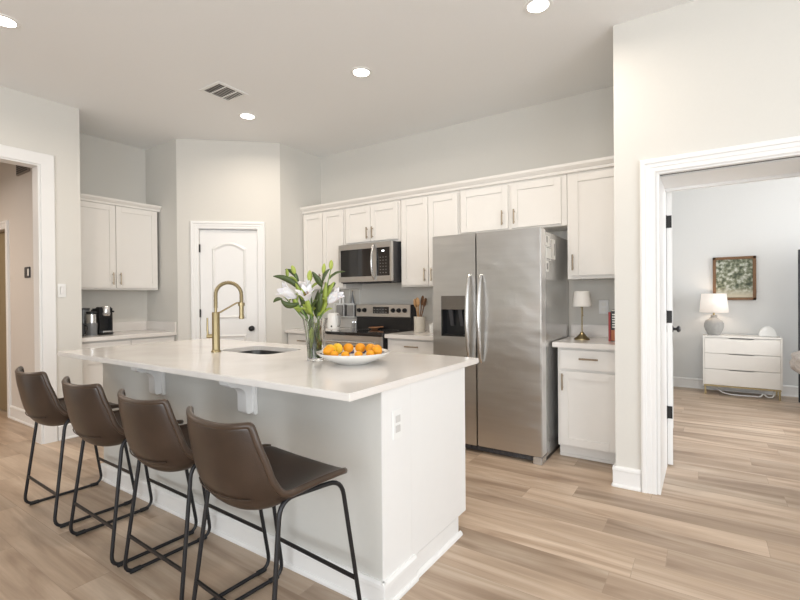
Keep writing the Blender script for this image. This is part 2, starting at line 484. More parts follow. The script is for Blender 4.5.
# diagonal pantry wall with its doorway
DD = (PF - PE).normalized(); DN = Vector((DD.y, -DD.x))     # DN points into the room
def diag(s, d, z):
    p = PE + DD * s + DN * d
    return Vector((p.x, p.y, z))
def dbox(mb, s0, s1, d0, d1, z0, z1, bev=0):
    t = MB().box(s0, s1, d0, d1, z0, z1, bev)
    for v in t.bm.verts:
        v.co = diag(v.co.x, v.co.y, v.co.z)
    bmesh.ops.recalc_face_normals(t.bm, faces=t.bm.faces)
    me = bpy.data.meshes.new('t'); t.bm.to_mesh(me); t.bm.free(); mb.bm.from_mesh(me); bpy.data.meshes.remove(me)
    return mb
DL = (PF - PE).length
m_ = MB()
dbox(m_, 0, .225, -.12, 0, 0, H); dbox(m_, .867, DL, -.12, 0, 0, H); dbox(m_, .225, .867, -.12, 0, 2.057, H)
struct(m_, 'wall_pantry', W['wall'])
# wall with the deep bedroom doorway
DX0, DX1, YD = -.255, .66, 3.88
struct(MB().box(XP, DX0, YP, YD, 0, H).box(DX0, DX1, YP, YD, 2.045, H).box(DX1, 3.5, YP, YD, 0, H)
       .box(XP, XP + .12, YD, YB + .12, 0, H), 'wall_right', W['wall'])
struct(MB().box(XP, XP + .12, YB + .12, 7.34, 0, H).box(XP, 3.5, 7.34, 7.46, 0, H).box(3.38, 3.5, YD, 4.2, 0, H).box(3.38, 3.5, 6.8, 7.34, 0, H)
       .box(3.38, 3.5, 4.2, 6.8, 0, .5).box(3.38, 3.5, 4.2, 6.8, 2.5, H), 'wall_bedroom', W['bedwall'])
# living room behind the camera: right wall and rear wall with their window openings
struct(MB().box(3.38, 3.5, -4.4, -2.9, 0, H).box(3.38, 3.5, 1.7, YP, 0, H).box(3.38, 3.5, -2.9, 1.7, 0, .35).box(3.38, 3.5, -2.9, 1.7, 2.75, H), 'wall_living', W['wall'])
struct(MB().box(XL - .12, -1.9, -4.4, -4.28, 0, H).box(2.1, 3.5, -4.4, -4.28, 0, H).box(-1.9, 2.1, -4.4, -4.28, 0, .35).box(-1.9, 2.1, -4.4, -4.28, 2.75, H), 'wall_rear', W['wall'])
# hall beyond the left opening
HY = 1.715
struct(MB().box(-6.32, XL - .12, HY, HY + .12, 0, H).box(-7.1, -6.32, HY, HY + .12, 2.05, H).box(-9, -7.1, HY, HY + .12, 0, H)
       .box(-9, -8.9, -1.2, HY, 0, H).box(-9, XL - .12, -1.3, -1.2, 0, H), 'wall_hall', W['hallwall'])

# trims: casings and baseboards
def casing_profile_box(mb, x0, x1, z0, z1, y, out):
    """stepped casing facing -y"""
    mb.box(x0, x1, y - .014, y, z0, z1, .002)
    return mb
# bedroom doorway casing on the kitchen side
t = MB()
def casing(mb, P, w_in, w_out, htop, foot=0.0, both=True, flat=False):
    """stepped mitred casing round an opening; P(u, d, z) places it; w_in, w_out are the opening's and the casing's side lines"""
    prof = [(0, 0), (0, .010), (.006, .015), (.030, .015), (.034, .018), (.056, .018), (.060, .024), (.078, .026), (.088, .022), (.090, 0)]
    if flat: prof = [(0, 0), (0, .014), (.004, .018), (.084, .020), (.090, .016), (.090, 0)]
    k_ = abs(w_out - w_in) / .090
    t_ = bmesh.new()
    n_ = len(prof)
    (a0, a1), zt = both, htop
    path = []
    for o_, d_ in prof:
        o_ *= k_
        path.append([P(a0 - o_, d_, foot), P(a0 - o_, d_, zt + o_), P(a1 + o_, d_, zt + o_), P(a1 + o_, d_, foot)])
    V_ = [[t_.verts.new(p) for p in row] for row in path]
    for i in range(n_ - 1):
        for j in range(3):
            t_.faces.new((V_[i][j], V_[i][j + 1], V_[i + 1][j + 1], V_[i + 1][j]))
    for j in (0, 3):
        t_.faces.new([V_[i][j] for i in range(n_)])
    mb._merge(t_)
casing(t, lambda u, d, z: (u, YP - d, z), -.258, -.348, 2.040, 0, (-.258, DX1 + .003))
struct(t, 'trim_1', W['trim'])
# jamb lining with door stop
t = MB()
t.box(DX0 - .001, DX0 + .016, YP - .004, YD + .012, 0, 2.029).box(DX1 - .016, DX1 + .001, YP - .004, YD + .012, 0, 2.029)
t.box(DX0 - .001, DX1 + .001, YP + .10, YD + .012, 2.0295, 2.046).box(DX0 - .001, DX1 + .001, YP - .004, YP + .03, 2.0295, 2.046)
t.box(DX0 + .016, DX1 - .016, YD - .10, YD - .055, 2.012, 2.030)
t.box(DX1 - .03, DX1 - .0165, YD - .10, YD - .055, 0, 2.011)
struct(t, 'trim_2', W['trim'])
struct(MB().box(DX0 + .016, DX1 - .016, YP + .03, YP + .10, 2.040, 2.046), 'trim_3', W['slot'])  # dark strip recessed in the door head lining
# hall opening casing
t = MB()
casing(t, lambda u, d, z: (XL + d, u, z), 1.552, 1.655, 2.457, 0, (.115, 1.552), True)
t.box(XL - .125, XL + .004, 1.535, 1.551, 0, 2.445).box(XL - .125, XL + .004, .12, 1.551, 2.4455, 2.459)
struct(t, 'trim_4', W['trim'])
# pantry casing
t = MB()
casing(t, lambda u, d, z: diag(u, d, z), .229, .143, 2.053, 0, (.229, .863))
dbox(t, .218, .232, -.12, .004, 0, 2.05); dbox(t, .860, .874, -.12, .004, 0, 2.05); dbox(t, .218, .874, -.12, .004, 2.0505, 2.062)
struct(t, 'trim_5', W['trim'])
# hall door casing
t = MB(); casing(t, lambda u, d, z: (u, HY - d, z), -6.32, -6.235, 2.05, 0, (-7.1, -6.32))
struct(t, 'trim_6', W['trim'])
BH = .135
def base_prof(p, sgn):
    q = [(0, 0), (.024, 0), (.024, .010), (.019, .018), (.014, .020), (.014, BH - .030), (.018, BH - .025), (.017, BH - .010), (.008, BH), (0, BH)]
    return [(p + sgn * d, z) for d, z in q]
def base_y(mb, x0, x1, y, sgn):
    """baseboard on a wall that faces sgn (-1: towards -y)"""
    return mb.prism(base_prof(y, sgn), 'x', x0, x1)
def base_x(mb, y0, y1, x, sgn):
    return mb.prism(base_prof(x, sgn), 'y', y0, y1)
struct(base_x(base_y(MB(), XP - .016, -.35, YP, -1), YP - .016, YB - .6, XP, -1), 'baseboard_right', W['trim'])
struct(base_y(base_x(MB(), 1.66, 1.875, XL, 1), XL - .02, XL + .02, 1.861, 1), 'baseboard_left', W['trim'])
struct(base_y(MB(), -6.235, XL - .12, HY, -1), 'baseboard_hall', W['trim'])
struct(base_y(MB(), XP + .12, 3.38, 7.34, -1), 'baseboard_bedroom', W['trim'])

# doors
def hinge_at(mb, fn): return mb
d = MB()
S0, S1 = .234, .858
dbox(d, S0, S1, -.055, -.02, .01, 2.045, .002)
# raised borders of the arched upper panel and the lower panel
def diag_poly(mb, pts, d0, d1):
    t = MB().prism(pts, 'y', d0, d1)
    for v in t.bm.verts: v.co = diag(v.co.x, v.co.y, v.co.z)
    bmesh.ops.recalc_face_normals(t.bm, faces=t.bm.faces)
    me = bpy.data.meshes.new('t'); t.bm.to_mesh(me); t.bm.free(); mb.bm.from_mesh(me); bpy.data.meshes.remove(me)
def arch(x0, x1, z0, z1, rise, n=14):
    pts = [(x0, z0), (x1, z0), (x1, z1)]
    for i in range(1, n):
        u = i / n
        pts.append((x1 + (x0 - x1) * u, z1 + rise * math.sin(PI * u)))
    pts.append((x0, z1))
    return pts
def ringpanel(mb, x0, x1, z0, z1, rise):
    o = arch(x0, x1, z0, z1, rise); i = arch(x0 + .036, x1 - .036, z0 + .036, z1 - .036, rise * .88)
    t = bmesh.new()
    for dd in ((-.0195, -.008),):
        A = [t.verts.new(diag(p[0], dd[0], p[1])) for p in o]; B = [t.verts.new(diag((p[0] + q[0]) / 2, dd[1], (p[1] + q[1]) / 2)) for p, q in zip(o, i)]
        Cc = [t.verts.new(diag(p[0], dd[0], p[1])) for p in i]
        n = len(o)
        for k in range(n):
            j = (k + 1) % n
            t.faces.new((A[k], A[j], B[j], B[k])); t.faces.new((B[k], B[j], Cc[j], Cc[k]))
    mb._merge(t)
ringpanel(d, .36, .735, 1.04, 1.84, .07)
ringpanel(d, .36, .735, .25, .86, 0)
door1 = struct(d, 'door_1', W['trim'])
k = MB()
mt = Matrix(((DD.x, DN.x, 0, 0), (DD.y, DN.y, 0, 0), (0, 0, 1, 0), (0, 0, 0, 1))) @ Matrix.Rotation(-PI / 2, 4, 'X')
k.lathe([(0, 0), (.030, 0), (.030, .008), (.012, .012), (.012, .035), (.026, .042), (.030, .055), (.022, .068), (0, .072)], diag(.79, -.02, .925), 20, mt)
k.build('knob', W['blackmetal'], door1, 50)
for z in (1.79, 1.06, .25):
    dbox(MB(), .222, .24, -.03, .006, z, z + .09, .002).build('hinge', W['hinge_bronze'], door1)
# bedroom door, swung open into the bedroom and seen edge-on
hx, hy = DX0 + .018, YD + .002
ang = math.radians(93.2)
ca, sa = math.cos(ang), math.sin(ang)
def bd(u, v, z):   # u along the leaf from the hinge, v through its thickness
    return Vector((hx + u * ca + v * sa, hy + u * sa - v * ca, z))
def bdbox(mb, u0, u1, v0, v1, z0, z1, bev=0):
    t = MB().box(u0, u1, v0, v1, z0, z1, bev)
    for v in t.bm.verts: v.co = bd(v.co.x, v.co.y, v.co.z)
    bmesh.ops.recalc_face_normals(t.bm, faces=t.bm.faces)
    me = bpy.data.meshes.new('t'); t.bm.to_mesh(me); t.bm.free(); mb.bm.from_mesh(me); bpy.data.meshes.remove(me)
    return mb
mb = MB(); bdbox(mb, 0, .86, 0, .035, .012, 2.028, .002)
for s in (0, 1):
    v0, v1 = ((-.004, 0), (.035, .039))[s]
    bdbox(mb, .13, .73, v0, v1, 1.05, 1.85, .003); bdbox(mb, .13, .73, v0, v1, .25, .85, .003)
door2 = struct(mb, 'door_2', W['trim'])
for z in (1.76, 1.06, .355):
    mb = MB(); bdbox(mb, -.006, .001, .002, .033, z, z + .09, .001)
    mb.lathe([(0, z - .003), (.0065, z - .003), (.0065, z + .093), (0, z + .093)], (hx - .004, hy - .008, 0), 10)
    mb.build('hinge', W['hinge_bronze'], door2)
q = Matrix(((sa, 0, 0, 0), (-ca, 1, 0, 0), (0, 0, 1, 0), (0, 0, 0, 1)))
for sgn in (1, -1):
    kb = MB()
    prof = [(0, 0), (.030, 0), (.030, .008), (.012, .012), (.012, .032), (.026, .040), (.029, .052), (.020, .063), (0, .066)]
    dirn = Vector((sa, -ca, 0)) * sgn
    kb.lathe(prof, bd(.80, .035 if sgn > 0 else 0, .965), 18, dirn.to_track_quat('Z', 'Y').to_matrix().to_4x4())
    kb.build('knob', W['blackmetal'], door2, 50)
# tan hall door
mb = MB().box(-7.1, -6.32, HY + .05, HY + .09, .01, 2.05)
mb.box(-6.95, -6.75, HY + .045, HY + .05, 1.1, 1.9, .002).box(-6.67, -6.47, HY + .045, HY + .05, 1.1, 1.9, .002).box(-6.95, -6.47, HY + .045, HY + .05, .25, .9, .002)
struct(mb, 'door_3', W['tan_door'])

# ------------------------------------------------------------------ ceiling fittings
def downlight(x, y, label):
    t = thing('ceiling_light', label, 'ceiling light', (x, y, H), 'recessed ceiling lights')
    MB().lathe([(.062, -.001), (.064, -.006), (.085, -.005), (.088, 0), (.062, 0)], (x, y, H), 40).build('trim_ring', W['white'], t, 40)
    MB().lathe([(0, -.004), (.063, -.004), (.063, -.001), (0, -.001)], (x, y, H), 40).build('lens', W['lens'], t)
    ld = bpy.data.lights.new('downlight', 'AREA')
    ld.shape = 'DISK'; ld.size = .13
    ld.energy = 8; ld.color = (1.0, .88, .75); ld.spread = math.radians(165)
    o = bpy.data.objects.new('downlight_beam', ld); COL.objects.link(o)
    o.location = (x, y, H - .03)
downlight(-3.705, 1.005, 'round white recessed ceiling light at the far left, nearest the hall opening')
downlight(-3.705, 2.862, 'small round recessed ceiling light beside the air vent, before the pantry')
downlight(-2.252, 2.825, 'round recessed ceiling light over the middle of the island, before the range')
downlight(-.845, 2.80, 'large round recessed ceiling light at the top, nearest the fridge end')

t = thing('ceiling_vent', 'white rectangular ceiling air vent with grey louvres', 'vent', (-3.44, 2.42, H))
vx0, vx1, vy0, vy1 = -3.58, -3.30, 2.265, 2.565
MB().box(vx0, vx1, vy0, vy0 + .03, H - .008, H - .0002, .002).box(vx0, vx1, vy1 - .03, vy1, H - .008, H - .0002, .002).box(vx0, vx0 + .03, vy0 + .0302, vy1 - .0302, H - .008, H - .0002, .002).box(vx1 - .03, vx1, vy0 + .0302, vy1 - .0302, H - .008, H - .0002, .002)\
    .box(vx0 + .0302, vx1 - .0302, 2.355, 2.367, H - .008, H - .0002, .002).box(vx0 + .0302, vx1 - .0302, 2.463, 2.475, H - .008, H - .0002, .002).build('frame', W['white'], t)
MB().box(vx0 + .03, vx1 - .03, vy0 + .03, vy1 - .03, H - .0015, H - .0005).build('duct', W['vent_dark'], t)
for k in range(3):
    m_ = MB()
    y0 = (2.297, 2.369, 2.477)[k]; y1 = (2.353, 2.461, 2.533)[k]
    for i in range(8):
        x = vx0 + .04 + i * .028
        m_.prism([(x, H - .002), (x + .004, H - .002), (x + .022, H - .0075), (x + .018, H - .0075)], 'y', y0, y1)
    m_.build('louvre', (W['ventgrey'], W['ventpale'], W['white'])[k], t)

# ------------------------------------------------------------------ cabinets
class Face:
    """a cabinet front: u runs along the front, d comes out of it"""
    def __init__(self, kind, plane): self.k, self.p = kind, plane
    def box(self, mb, u0, u1, d0, d1, z0, z1, bev=0):
        if self.k == '-y': mb.box(u0, u1, self.p - d1, self.p - d0, z0, z1, bev)
        else: mb.box(self.p + d0, self.p + d1, u0, u1, z0, z1, bev)
        return mb
    def pt(self, u, d, z):
        return (u, self.p - d, z) if self.k == '-y' else (self.p + d, u, z)
def shaker(face, u0, u1, z0, z1, name, parent, rail=.058):
    mb = MB()
    face.box(mb, u0, u0 + rail, .001, .021, z0, z1, .0015); face.box(mb, u1 - rail, u1, .001, .021, z0, z1, .0015)
    face.box(mb, u0 + rail - .001, u1 - rail + .001, .001, .021, z0, z0 + rail, .0015); face.box(mb, u0 + rail - .001, u1 - rail + .001, .001, .021, z1 - rail, z1, .0015)
    face.box(mb, u0 + rail - .002, u1 - rail + .002, .001, .011, z0 + rail - .002, z1 - rail + .002)
    return mb.build(name, W['cab'], parent)
def slab_front(face, u0, u1, z0, z1, name, parent):
    mb = MB(); face.box(mb, u0, u1, .001, .021, z0, z1, .003)
    return mb.build(name, W['cab'], parent)
_PR = .0068
def pull(face, u, z0, z1, parent, horiz=False, u1=None):
    mb = MB()
    if horiz:
        mb.tube([face.pt(u, .048, z0), face.pt(u1, .048, z0)], _PR, 8)
        for q in (u + .02, u1 - .02): mb.tube([face.pt(q, .02, z0), face.pt(q, .048, z0)], .0045, 8)
    else:
        mb.tube([face.pt(u, .048, z0), face.pt(u, .048, z1)], _PR, 8)
        for q in (z0 + .02, z1 - .02): mb.tube([face.pt(u, .02, q), face.pt(u, .048, q)], .0045, 8)
    return mb.build('handle', W['nickel'], parent, 40)

UF = Face('-y', 3.928)     # uppers' face plane (doors come 2 cm forward)
def upper(name, x0, x1, z0, label, z1=2.292):
    t = thing(name, label, 'cabinet', ((x0 + x1) / 2, YB - .15, z0), 'white wall cabinets')
    MB().box(x0 + .001, x1 - .001, UF.p, YB - .002, z0, z1, .001).build('body', W['cab'], t)
    return t
cA = upper('wall_cabinet', -4.048, -3.386, 1.372, 'white shaker wall cabinet in the corner behind the lilies, left of the microwave')
a = shaker(UF, -4.03, -3.722, 1.39, 2.262, 'door', cA); pull(UF, -3.75, 1.42, 1.55, a)
a = shaker(UF, -3.716, -3.402, 1.39, 2.262, 'door', cA); pull(UF, -3.69, 1.42, 1.55, a)
cB = upper('wall_cabinet', -3.384, -2.626, 1.85, 'short white shaker wall cabinet directly above the microwave')
a = shaker(UF, -3.358, -3.014, 1.876, 2.255, 'door', cB); pull(UF, -3.048, 1.905, 2.03, a)
a = shaker(UF, -3.008, -2.652, 1.876, 2.255, 'door', cB); pull(UF, -2.975, 1.905, 2.03, a)
cC = upper('wall_cabinet', -2.624, -1.946, 1.372, 'tall white shaker wall cabinet between microwave and fridge')
a = shaker(UF, -2.606, -2.290, 1.39, 2.262, 'door', cC); pull(UF, -2.325, 1.425, 1.555, a)
a = shaker(UF, -2.284, -1.960, 1.39, 2.262, 'door', cC); pull(UF, -2.245, 1.425, 1.555, a)
cD = upper('wall_cabinet', -1.944, -.956, 1.855, 'wide two door white cabinet above the stainless fridge')
a = shaker(UF, -1.928, -1.462, 1.872, 2.262, 'door', cD); pull(UF, -1.510, 1.905, 2.035, a)
a = shaker(UF, -1.432, -1.000, 1.872, 2.262, 'door', cD); pull(UF, -1.400, 1.905, 2.035, a)
cF = upper('wall_cabinet', -.954, XP, 1.404, 'single door white wall cabinet above the small table lamp')
a = shaker(UF, -.922, -.53, 1.432, 2.262, 'door', cF); pull(UF, -.905, 1.475, 1.605, a)
# crown along the uppers
pr = [(UF.p, 2.285), (UF.p - .022, 2.285), (UF.p - .026, 2.305), (UF.p - .040, 2.320), (UF.p - .052, 2.335), (UF.p - .056, 2.356), (UF.p, 2.356)]
struct(MB().prism(pr, 'x', -4.049, XP - .001), 'trim_7', W['cab'])

NF = Face('+x', -5.235)    # coffee nook uppers, facing the room
cN = thing('wall_cabinet', 'white two door wall cabinet over the coffee counter in the left recess', 'cabinet', (-5.385, 2.33, 1.372), 'white wall cabinets')
MB().box(XN + .002, NF.p, 1.865, 2.782, 1.372, 2.292, .001).build('body', W['cab'], cN)
a = shaker(NF, 1.885, 2.326, 1.392, 2.268, 'door', cN); pull(NF, 2.292, 1.425, 1.555, a)
a = shaker(NF, 2.332, 2.768, 1.392, 2.268, 'door', cN); pull(NF, 2.366, 1.425, 1.555, a)
pr = [(NF.p, 2.272), (NF.p + .022, 2.272), (NF.p + .026, 2.292), (NF.p + .040, 2.305), (NF.p + .052, 2.318), (NF.p + .056, 2.335), (NF.p, 2.335)]
struct(MB().prism([(x, z) for x, z in pr], 'y', 1.866, 2.805), 'trim_8', W['cab'])

# base cabinets and counters
BF = Face('-y', 3.657)
def base(name, x0, x1, label):
    t = thing(name, label, 'cabinet', ((x0 + x1) / 2, 3.95, 0), 'white base cabinets')
    MB().box(x0 + .001, x1 - .001, BF.p, YB - .002, .095, .864, .001).build('body', W['cab'], t)
    MB().box(x0 + .001, x1 - .001, 3.712, 3.73, 0, .097).box(x0 + .001, x1 - .001, 3.695, 3.713, 0, .022, .005).build('toe_kick', W['cab'], t)
    return t
def counter(x0, x1, label, yf=3.607):
    t = thing('countertop', label, 'countertop', ((x0 + x1) / 2, 3.92, .865), 'quartz worktops')
    MB().box(x0, x1, yf, YB - .002, .866, .905, .004).build('slab', W['quartz'], t)
    MB().box(x0, x1, YB - .022, YB - .002, .905, 1.012, .003).build('backsplash', W['quartz'], t)
    return t
bR = base('base_cabinet', -.968, XP - .02, 'white base cabinet with one drawer and one door, right of the fridge')
a = slab_front(BF, -.945, -.535, .70, .848, 'drawer', bR); pull(BF, -.80, .785, .785, a, True, -.665)
a = shaker(BF, -.945, -.535, .108, .682, 'door', bR); pull(BF, -.925, .535, .665, a)
counter(-.998, XP - .002, 'short white quartz countertop under the small table lamp')
bM = base('base_cabinet', -2.615, -1.975, 'white base cabinet between the range and the fridge, behind the island')
a = slab_front(BF, -2.598, -1.99, .72, .848, 'drawer', bM); pull(BF, -2.385, .795, .795, a, True, -2.235)
a = shaker(BF, -2.598, -2.298, .108, .70, 'door', bM); pull(BF, -2.33, .54, .67, a)
a = shaker(BF, -2.292, -1.99, .108, .70, 'door', bM); pull(BF, -2.26, .54, .67, a)
counter(-2.618, -1.955, 'white quartz countertop under the utensil crock, between range and fridge')
bL = base('base_cabinet', -4.046, -3.392, 'white base cabinet in the back corner, left of the range')
a = slab_front(BF, -4.01, -3.41, .72, .848, 'drawer', bL); pull(BF, -3.84, .785, .785, a, True, -3.69)
a = shaker(BF, -4.01, -3.713, .108, .70, 'door', bL); a = shaker(BF, -3.707, -3.41, .108, .70, 'door', bL)
counter(-4.048, -3.389, 'white quartz countertop in the back corner, holding the white kettle')

KF = Face('+x', -4.945)
bN = thing('base_cabinet', 'white base cabinet under the coffee counter in the left recess', 'cabinet', (-5.24, 2.33, 0), 'white base cabinets')
MB().box(XN + .002, KF.p, 1.866, YN - .002, .095, .864, .001).build('body', W['cab'], bN)
MB().box(-5.03, -5.01, 1.866, YN - .002, 0, .097).build('toe_kick', W['cab'], bN)
for u0, u1 in ((1.88, 2.332), (2.338, 2.795)):
    a = slab_front(KF, u0, u1, .72, .848, 'drawer', bN)
    a = shaker(KF, u0, u1, .108, .70, 'door', bN)
t = thing('countertop', 'white quartz coffee counter in the left recess', 'countertop', (-5.2, 2.33, .865), 'quartz worktops')
MB().box(XN + .002, -4.895, 1.865, YN - .002, .866, .905, .004).build('slab', W['quartz'], t)
MB().box(XN + .002, XN + .022, 1.865, YN - .002, .905, 1.012, .003).box(XN + .02, -4.90, YN - .022, YN - .002, .905, 1.012, .003).build('backsplash', W['quartz'], t)

# ------------------------------------------------------------------ island
isl = thing('kitchen_island', 'long kitchen island body with grey back panel and white end panel', 'kitchen island', (-2.38, 1.9, 0))
IX0, IX1, IY0, IY1, IS = -3.53, -1.09, 1.480, 2.245, 1.695
MB().box(IX0, IX1 - .004, IY0, IS, 0, .8845).build('back_panel', W['islandgrey'], isl)
MB().box(IX0 + .002, -2.80, IS, IY1 - .02, .1, .8840).box(-2.23, IX1 - .022, IS, IY1 - .02, .1, .8840).box(-2.80, -2.23, IS, 1.83, .1, .8840).box(-2.80, -2.23, 1.83, IY1 - .02, .1, .69).box(IX0 + .002, IX1 - .022, IS, 2.15, 0, .1).build('cabinet_box', W['cab'], isl)
MB().box(IX1 - .02, IX1, IS + .001, IY1, .1, .8845, .001).box(IX1 - .02, IX1, IS + .001, 2.155, 0, .0995).box(IX1 - .0035, IX1 + .001, IY0 - .001, IS, 0, .8845).build('end_panel', W['trim'], isl)
BH = .112
m_ = MB(); base_y(m_, IX0 - .016, IX1 + .016, IY0, -1); base_x(m_, IY0 - .016, IS + .02, IX1, 1); base_x(m_, IY0 - .016, IS + .02, IX0, -1)
m_.build('baseboard', W['trim'], isl)
MB().prism([(IX1, 0), (IX1 + .016, 0), (IX1 + .013, .012), (IX1 + .003, .02), (IX1, .02)], 'y', IS + .021, 2.175).build('shoe_moulding', W['trim'], isl)
def corbel(x):
    w = .035
    pr = [(IY0 - .002, .88455), (1.322, .88455), (1.317, .870), (1.319, .854), (1.330, .848), (1.338, .842), (1.346, .838), (1.352, .838)]
    for i in range(9):
        a_ = PI / 2 * i / 8
        pr.append((1.352 + .068 * math.sin(a_), .838 - .055 * (1 - math.cos(a_))))
    pr += [(1.420, .725), (1.422, .706), (1.430, .697), (1.444, .695), (1.450, .699), (IY0 - .002, .699)]
    m = MB().prism(pr, 'x', x - w, x + w, .002)
    m.box(x - w - .014, x + w + .014, IY0 - .020, IY0 - .0005, .688, .88452, .003)
    return m.build('corbel', W['trim'], isl)
corbel(-2.755); corbel(-1.905)
out = MB().box(IX1, IX1 + .007, 1.548, 1.620, .665, .790, .003).build('outlet', W['white'], isl)
for z in (.694, .736):
    MB().box(IX1 + .007, IX1 + .0095, 1.567, 1.602, z, z + .030, .003).box(IX1 + .0093, IX1 + .0098, 1.577, 1.580, z + .010, z + .022).box(IX1 + .0093, IX1 + .0098, 1.590, 1.593, z + .010, z + .022).build('socket', W['ventpale'], out)

# the island worktop with the sink cut out
top = thing('island_countertop', 'long white quartz island worktop with a sink cut out', 'countertop', (-2.38, 1.83, .885))
def rrect(x0, x1, y0, y1, r, n=8):
    pts = []
    for cx, cy, a0 in ((x1 - r, y1 - r, 0), (x0 + r, y1 - r, PI / 2), (x0 + r, y0 + r, PI), (x1 - r, y0 + r, 3 * PI / 2)):
        for i in range(n + 1):
            a = a0 + PI / 2 * i / n
            pts.append((cx + r * math.cos(a), cy + r * math.sin(a)))
    return pts
SX0, SX1, SY0, SY1 = -2.765, -2.265, 1.862, 2.205
t = bmesh.new()
def loop(pts, z):
    vs = [t.verts.new((x, y, z)) for x, y in pts]
    return vs, [t.edges.new((vs[i], vs[(i + 1) % len(vs)])) for i in range(len(vs))]
TX0, TX1, TY0, TY1 = -3.688, -1.076, 1.265, 2.401
inner = rrect(SX0, SX1, SY0, SY1, .075)
ym = (SY0 + SY1) / 2
up_in = [p for p in inner if p[1] > ym]; lo_in = [p for p in inner if p[1] < ym]
up_in.sort(key=lambda p: math.atan2(p[1] - ym, p[0] - (SX0 + SX1) / 2)); lo_in.sort(key=lambda p: math.atan2(p[1] - ym, p[0] - (SX0 + SX1) / 2))
hole = up_in + lo_in                       # counter-clockwise, right side first
ks = len(up_in)
out4 = [(TX1, TY1), (TX0, TY1), (TX0, TY0), (TX1, TY0)]
lev = {}
for z in (.915, .885):
    lev[z] = ([t.verts.new((x, y, z)) for x, y in out4], [t.verts.new((x, y, z)) for x, y in hole])
    O_, I_ = lev[z]
    t.faces.new([O_[0], O_[1], I_[ks - 1]] + I_[:ks - 1][::-1])                      # strip beyond the sink
    t.faces.new([O_[1], O_[2], I_[ks], I_[ks - 1]])
    t.faces.new([O_[2], O_[3], I_[-1]] + I_[ks:-1][::-1])
    t.faces.new([O_[3], O_[0], I_[0], I_[-1]])
for q in (0, 1):
    A, B = lev[.915][q], lev[.885][q]
    for i in range(len(A)):
        j = (i + 1) % len(A)
        t.faces.new((A[i], A[j], B[j], B[i]))
bmesh.ops.recalc_face_normals(t, faces=t.faces)
bmesh.ops.bevel(t, geom=[e for e in t.edges if len(e.link_faces) == 2 and e.calc_face_angle() > .9 and all(abs(v.co.x - TX0) < 1e-4 or abs(v.co.x - TX1) < 1e-4 or abs(v.co.y - TY0) < 1e-4 or abs(v.co.y - TY1) < 1e-4 for v in e.verts)], offset=.003, segments=2, affect='EDGES')
m_ = MB(); m_._merge(t); m_.build('slab', W['quartz'], top)
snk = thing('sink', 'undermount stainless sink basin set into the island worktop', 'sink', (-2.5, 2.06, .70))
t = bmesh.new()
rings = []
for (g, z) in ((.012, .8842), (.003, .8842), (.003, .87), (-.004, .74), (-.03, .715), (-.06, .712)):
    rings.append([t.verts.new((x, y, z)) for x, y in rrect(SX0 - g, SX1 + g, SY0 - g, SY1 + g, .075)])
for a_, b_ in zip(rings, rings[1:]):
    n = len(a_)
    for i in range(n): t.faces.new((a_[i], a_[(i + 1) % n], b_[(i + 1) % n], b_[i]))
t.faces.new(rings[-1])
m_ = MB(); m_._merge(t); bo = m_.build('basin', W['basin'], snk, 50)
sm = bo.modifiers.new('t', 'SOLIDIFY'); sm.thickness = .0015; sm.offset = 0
MB().lathe([(0, .001), (.02, .001), (.042, .004), (.045, .001), (.045, 0)], (-2.5, 2.1, .7155), 24).build('drain', W['chrome'], snk, 40)

# faucet
fx, fy = -2.675, 1.80
fc = thing('faucet', 'tall brushed brass pull-down kitchen faucet on the island', 'faucet', (fx, fy, .9155))
sd = Vector((.62, .785, 0)).normalized()       # direction the spout reaches, towards the sink
MB().lathe([(0, .9155), (.031, .9155), (.031, .924), (.027, .928), (.0245, .934), (.0245, 1.172), (.022, 1.178), (0, 1.178)], (fx, fy, 0), 28).build('body', W['brass'], fc, 40)
B0 = Vector((fx, fy, 1.175)); R_ = .080
arc = [B0, B0 + Vector((0, 0, .06)), Vector((fx, fy, 1.275))]
for i in range(1, 25):
    a = PI * i / 24
    arc.append(Vector((fx, fy, 1.292)) + sd * (R_ - R_ * math.cos(a)) + Vector((0, 0, R_ * math.sin(a))))
E0 = arc[-1]
arc.append(E0 + Vector((0, 0, -.065)))
MB().tube(arc, .0095, 12).build('neck', W['brass'], fc, 60)
coil = []
nT = 46
L_ = [0]
for p, q_ in zip(arc, arc[1:]): L_.append(L_[-1] + (q_ - p).length)
def along(s):
    for i in range(len(arc) - 1):
        if L_[i + 1] >= s: break
    f = (s - L_[i]) / (L_[i + 1] - L_[i])
    return arc[i].lerp(arc[i + 1], f), (arc[i + 1] - arc[i]).normalized()
for i in range(nT * 9 + 1):
    s = .03 + (L_[-1] - .035) * i / (nT * 9)
    p, tdir = along(s)
    side = Vector((-sd.y, sd.x, 0)); upv = side.cross(tdir)
    a = 2 * PI * i / 9
    coil.append(p + (side * math.cos(a) + upv * math.sin(a)) * .0118)
MB().tube(coil, .0024, 5).build('spring', W['brass'], fc, 60)
hd = E0 + Vector((0, 0, -.065))
MB().lathe([(0, .0), (.013, .0), (.0145, -.012), (.0145, -.070), (.017, -.080), (.017, -.095), (.012, -.098), (0, -.098)], hd, 22).build('spray_head', W['brass'], fc, 40)
MB().tube([(fx, fy, 1.168), Vector((fx, fy, 1.178)) + sd * .03, hd + Vector((0, 0, .01)) - sd * .03, hd + Vector((0, 0, .012))], .0055, 8)\
    .lathe([(.0135, -.01), (.021, -.01), (.021, .012), (.0135, .012), (.0135, -.01)], hd, 20).build('support_arm', W['brass'], fc, 50)
hs = Vector((-.83, -.558, 0))
